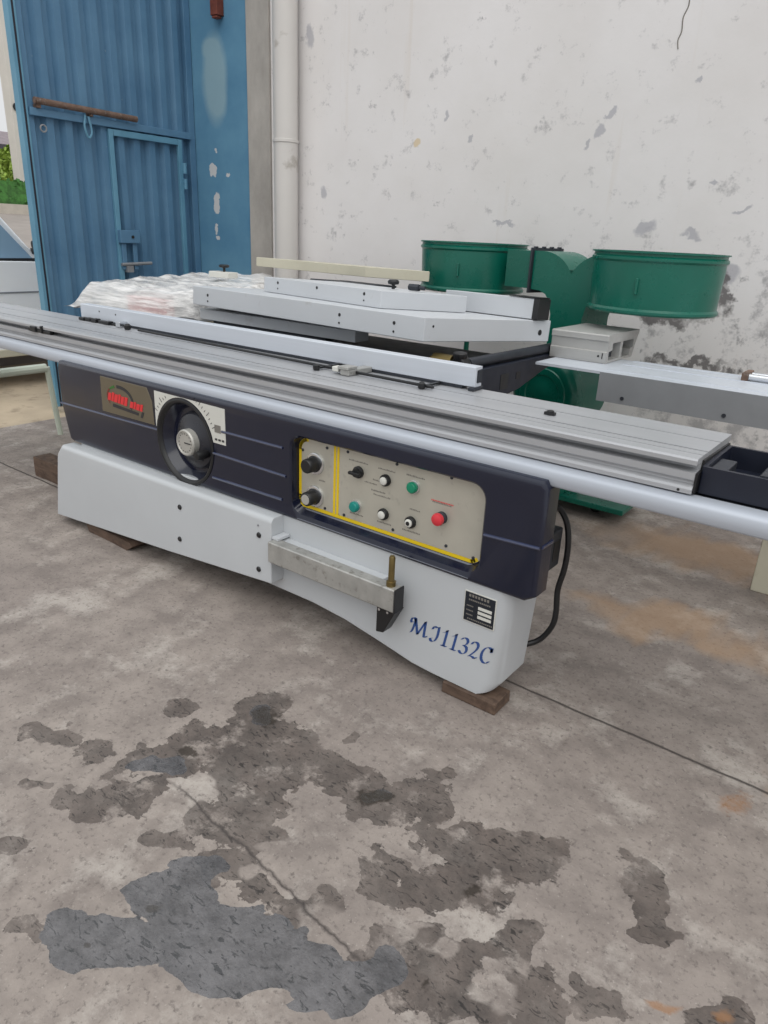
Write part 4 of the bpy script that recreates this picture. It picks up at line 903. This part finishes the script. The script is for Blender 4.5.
# wicket door
b = BM(); bx(b, GX-.02, GX+.008, 3.56, 3.60, .12, 2.075); bx(b, GX-.02, GX+.008, 4.20, 4.24, .12, 2.075); bx(b, GX-.02, GX+.008, 3.601, 4.199, 2.03, 2.075); bx(b, GX-.02, GX+.008, 3.601, 4.199, .12, .16)
wk = obj('wicket_door', b, M['gate_edge'], gt, bevel=.004)
b = BM(); bx(b, GX+.008, GX+.05, 3.56, 3.74, 1.262, 1.36); bx(b, GX+.008, GX+.03, 3.58, 3.62, 1.06, 1.27); bx(b, GX+.008, GX+.03, 3.68, 3.72, 1.06, 1.27); lk = obj('lock_box', b, M['gate_blue'], wk, bevel=.005)
b = BM(); cyl(b, (GX+.035, 3.56, 1.10), (GX+.035, 3.84, 1.11), .013, seg=12); bx(b, GX+.015, GX+.045, 3.60, 3.66, 1.04, 1.09); obj('bolt', b, M['mid_grey'], wk)
b = BM(); cyl(b, (GX+.05, 3.67, 1.31), (GX+.056, 3.67, 1.31), .012, seg=12); obj('keyhole', b, M['black'], wk)
for z in (1.74, 1.86):
    b = BM(); cyl(b, (GX+.015, 4.25, z-.04), (GX+.015, 4.25, z+.04), .016, seg=12); obj('hinge', b, M['gate_edge'], wk)
def ringmesh(c, R_, r, ax):
    d, uu, vv = frame(ax); b = BM(); P = [Vector(c)+uu*R_*math.cos(2*PI*k/20)+vv*R_*math.sin(2*PI*k/20) for k in range(21)]; tube(b, P, r, 6); return b
obj('ring', ringmesh((GX+.02, 3.035, 2.01), .022, .006, (1, 0, 0)), M['mid_grey'], gt)
b = BM(); tube(b, catmull([(GX+.02, 3.37, 2.14), (GX+.03, 3.35, 2.06), (GX+.03, 3.375, 1.99), (GX+.03, 3.405, 2.03), (GX+.025, 3.39, 2.13)], 5), .008, 6); obj('hook', b, M['gate_edge'], gt)

# drain pipe and the rusty bracket on the pillar
pp = thing('drain_pipe', (-4.245, 4.295, 0), 'white plastic drain pipe running up beside the concrete pillar', 'pipe')
b = BM(); cyl(b, (-4.245, 4.295, 0), (-4.245, 4.295, 4.6), .09, seg=28); pi_ = obj('pipe', b, M['pvc'], pp)
for z in (.9, 2.02, 3.6):
    b = BM(); lathe(b, [(.091, 0), (.096, .003), (.096, .022), (.091, .025)], (-4.245, 4.295, z), (0, 0, 1), 28, closed=False); obj('clamp', b, M['pvc'], pi_)
b = BM(); bx(b, -5.085, -5.005, 4.33, 4.40, 2.93, 3.25); bx(b, -5.075, -5.015, 4.335, 4.385, 2.912, 2.93); solo('rusty_bracket', b, M['rust_red'], 'rusty red steel bracket fixed high on the blue pillar', 'bracket', loc=(-5.045, 4.37, 2.92), bevel=.006)

# ------------------------------------------------------------------ outside, left of the gate
tt = thing('steel_trestle', (-5.0, 2.0, 0), 'pale green steel trestle frame standing left of the saw', 'trestle')
b = BM(); tube(b, [(-4.76, 1.55, .475), (-4.76, 2.50, .475)], .03, 10); tube(b, [(-6.2, 1.55, .475), (-6.2, 2.50, .475)], .03, 10); tube(b, [(-4.76, 1.6, .475), (-6.2, 1.6, .475)], .02, 8); obj('top_frame', b, M['pale_green'], tt)
for (x, y) in ((-4.76, 2.52), (-4.76, 1.56), (-6.2, 2.52), (-6.2, 1.56)):
    b = BM(); dy = .03 if y > 2 else -.03; tube(b, [(x, y-dy*.3, .48), (x, y+dy, 0)], .019, 10); obj('leg', b, M['pale_green'], tt)

car = thing('car', (-7.35, 2.4, 0), 'white car parked outside beyond the left edge of the gate', 'car')
def profile_body():
    prof = [(.45, .30), (.42, .55), (.5, .92), (.75, 1.04), (2.8, 1.07), (3.45, 1.06), (4.2, .98), (4.62, .82), (4.72, .6), (4.70, .34), (4.5, .27), (.7, .27)]
    b = BM(); sec = [(-6.56, .0), (-6.50, .04), (-6.50, .1)]
    prism(b, prof, -8.2, -6.50, 'yz'); return b
def wheelcut(o, yc):
    for x in (-6.46, -8.24):
        c = BM(); s_ = 1 if x > -7 else -1; cyl(c, (x, yc, .31), (x-s_*.24, yc, .31), .36, seg=36); cut(o, shifted(c, car))
b = profile_body(); body = obj('body', b, M['car_white'], car); wheelcut(body, 1.25); wheelcut(body, 3.95); resmooth(body, 30, .03, 3)
gh = [(1.0, 1.03), (1.35, 1.46), (1.6, 1.55), (2.75, 1.58), (3.0, 1.56), (3.18, 1.49), (3.56, 1.05)]
b = BM(); prism(b, gh, -8.12, -6.58, 'yz'); cab = obj('cabin', b, M['car_white'], car, bevel=.03, seg=3)
b = BM(); prism(b, [(1.30, 1.085), (1.47, 1.40), (1.66, 1.48), (2.1, 1.50), (2.1, 1.085)], -6.583, -6.57, 'yz'); obj('side_window', b, M['car_glass'], cab)
b = BM(); prism(b, [(2.16, 1.085), (2.16, 1.50), (2.8, 1.52), (3.0, 1.50), (3.13, 1.45), (3.46, 1.085)], -6.583, -6.57, 'yz'); obj('side_window', b, M['car_glass'], cab)
b = BM(); bx(b, -6.582, -6.566, 1.2, 3.5, 1.058, 1.085); obj('window_seal', b, M['black'], cab)
b = BM()
q = [b.verts.new(p) for p in ((-6.66, 3.54, 1.08), (-8.04, 3.54, 1.08), (-7.95, 3.2, 1.472), (-6.75, 3.2, 1.472))]; q2 = [b.verts.new(v.co+Vector((0, .012, .02))) for v in q]
b.faces.new(q[::-1]); b.faces.new(q2)
for i in range(4): b.faces.new((q[i], q[(i+1) % 4], q2[(i+1) % 4], q2[i]))
bmesh.ops.recalc_face_normals(b, faces=b.faces); obj('windscreen', b, M['car_glass'], cab)
b = BM(); lathe(b, [(0, -.04), (.03, -.035), (.045, -.01), (.045, .02), (.035, .035), (0, .038)], (-6.53, 3.49, 1.2), (.15, 1, 0), 20); bx(b, -6.60, -6.53, 3.47, 3.50, 1.12, 1.17); obj('wing_mirror', b, M['black'], car)
b = BM(); bx(b, -6.502, -6.494, .5, 4.6, .80, .812); obj('body_crease', b, M['mid_grey'], car)
b = BM(); bx(b, -6.52, -6.485, .7, 4.6, .26, .33); obj('sill', b, M['cream'], car, bevel=.01)
for x in (-6.64, -8.06):
    for y in (1.25, 3.95):
        b = BM(); s_ = 1 if x > -7 else -1; lathe(b, [(.17, -.1), (.29, -.1), (.31, -.07), (.31, .07), (.29, .1), (.17, .1)], (x, y, .31), (s_, 0, 0), 36, closed=False); ty = obj('tyre', b, M['rubber'], car)
        b = BM(); lathe(b, [(0, .07), (.05, .085), (.08, .07), (.16, .08), (.19, .095), (.19, -.08), (0, -.08)], (x, y, .31), (s_, 0, 0), 30); obj('rim', b, M['alu'], ty)
b = BM(); bx(b, -6.9, -6.52, 4.5, 4.74, .62, .78); bx(b, -8.18, -7.8, 4.5, 4.74, .62, .78); obj('headlamp', b, M['car_glass'], car, bevel=.02)

def leafy(bm, c, R_, n, leaf, seed, box=None):
    rnd = random.Random(seed)
    for _ in range(n):
        if box: p = Vector((rnd.uniform(*box[0]), rnd.uniform(*box[1]), rnd.uniform(*box[2])))
        else:
            d = Vector((rnd.gauss(0, 1), rnd.gauss(0, 1), rnd.gauss(0, 1))).normalized(); p = Vector(c)+Vector((d.x*R_[0], d.y*R_[1], d.z*R_[2]))*rnd.uniform(.55, 1.05)
        a = Vector((rnd.gauss(0, 1), rnd.gauss(0, 1), rnd.gauss(0, 1))).normalized(); e = a.orthogonal()
        s_ = leaf*rnd.uniform(.6, 1.3); v = [bm.verts.new(p+a*s_), bm.verts.new(p+e*s_*.5), bm.verts.new(p-a*s_), bm.verts.new(p-e*s_*.5)]; bm.faces.new(v)
hd = thing('hedge', (-20.6, 10, 1.7), 'clipped green hedge along the far side of the road', 'hedge')
b = BM(); bx(b, -21.2, -20.1, -2, 26, 1.7, 2.28); leafy(b, None, None, 5000, .07, 3, ((-21.3, -20.0), (-2, 26), (1.75, 2.36))); obj('foliage', b, M['hedge'], hd, smooth=False)
def bush(cx, cy, z0, h, r, label, seed, name='tree'):
    t = thing(name, (cx, cy, z0), label, 'tree')
    b = BM(); tube(b, [(cx, cy, z0), (cx+.05, cy, z0+h*.45)], .08, 8); obj('trunk', b, M['bark'], t)
    b = BM(); bmesh.ops.create_icosphere(b, subdivisions=3, radius=1.0)
    for v in b.verts:
        n = mnoise.fractal(v.co*2.2+Vector((seed, 0, 0)), 1, 2, 3)*.22; v.co = Vector((cx+v.co.x*r*(.8+n), cy+v.co.y*r*(.8+n), z0+h*.58+v.co.z*h*.42*(.8+n)))
    leafy(b, (cx, cy, z0+h*.58), (r, r, h*.42), 1500, .11, seed); obj('crown', b, M['bush'], t, smooth=False)
bush(-24.5, 11.6, 1.8, 1.0, 0.9, 'yellow green rounded tree behind the clipped hedge', 5)
bush(-27.0, 14.0, 1.8, 1.9, 0.5, 'taller pale green tree behind the hedge beside the beige post', 9)
hs = thing('house', (-40, 15, 2.0), 'cream house with a dark roof far beyond the hedge', 'house')
b = BM(); bx(b, -46, -38, 4, 30, 2.0, 4.4); hw_ = obj('wall', b, M['house'], hs)
b = BM(); prism(b, [(-36.9, 4.55), (-42, 5.6), (-47, 4.55)], 3, 31, 'xz'); obj('roof', b, M['roof'], hs)
b = BM(); bx(b, -37.2, -36.9, 3, 31, 4.2, 4.56); obj('fascia', b, M['fascia'], hs)
for y in (10, 14, 18, 22):
    b = BM(); bx(b, -38.05, -37.98, y, y+1.4, 2.9, 4.2); wn = obj('window', b, M['white_plastic'], hs)
    b = BM(); bx(b, -37.99, -37.96, y+.1, y+1.3, 3.0, 4.1); obj('pane', b, M['car_glass'], wn)
ps = thing('beige_post', (-23.2, 12.6, 1.7), 'tall beige concrete post beyond the hedge beside the edge of the gate', 'post')
b = BM(); bx(b, -23.4, -23.0, 12.06, 13.3, 1.7, 9.0); po = obj('post', b, M['beige_post'], ps, bevel=.02)
b = BM(); cyl(b, (-23.1, 12.22, 4.4), (-22.97, 12.22, 4.4), .11, seg=16); obj('hole', b, M['black'], po)
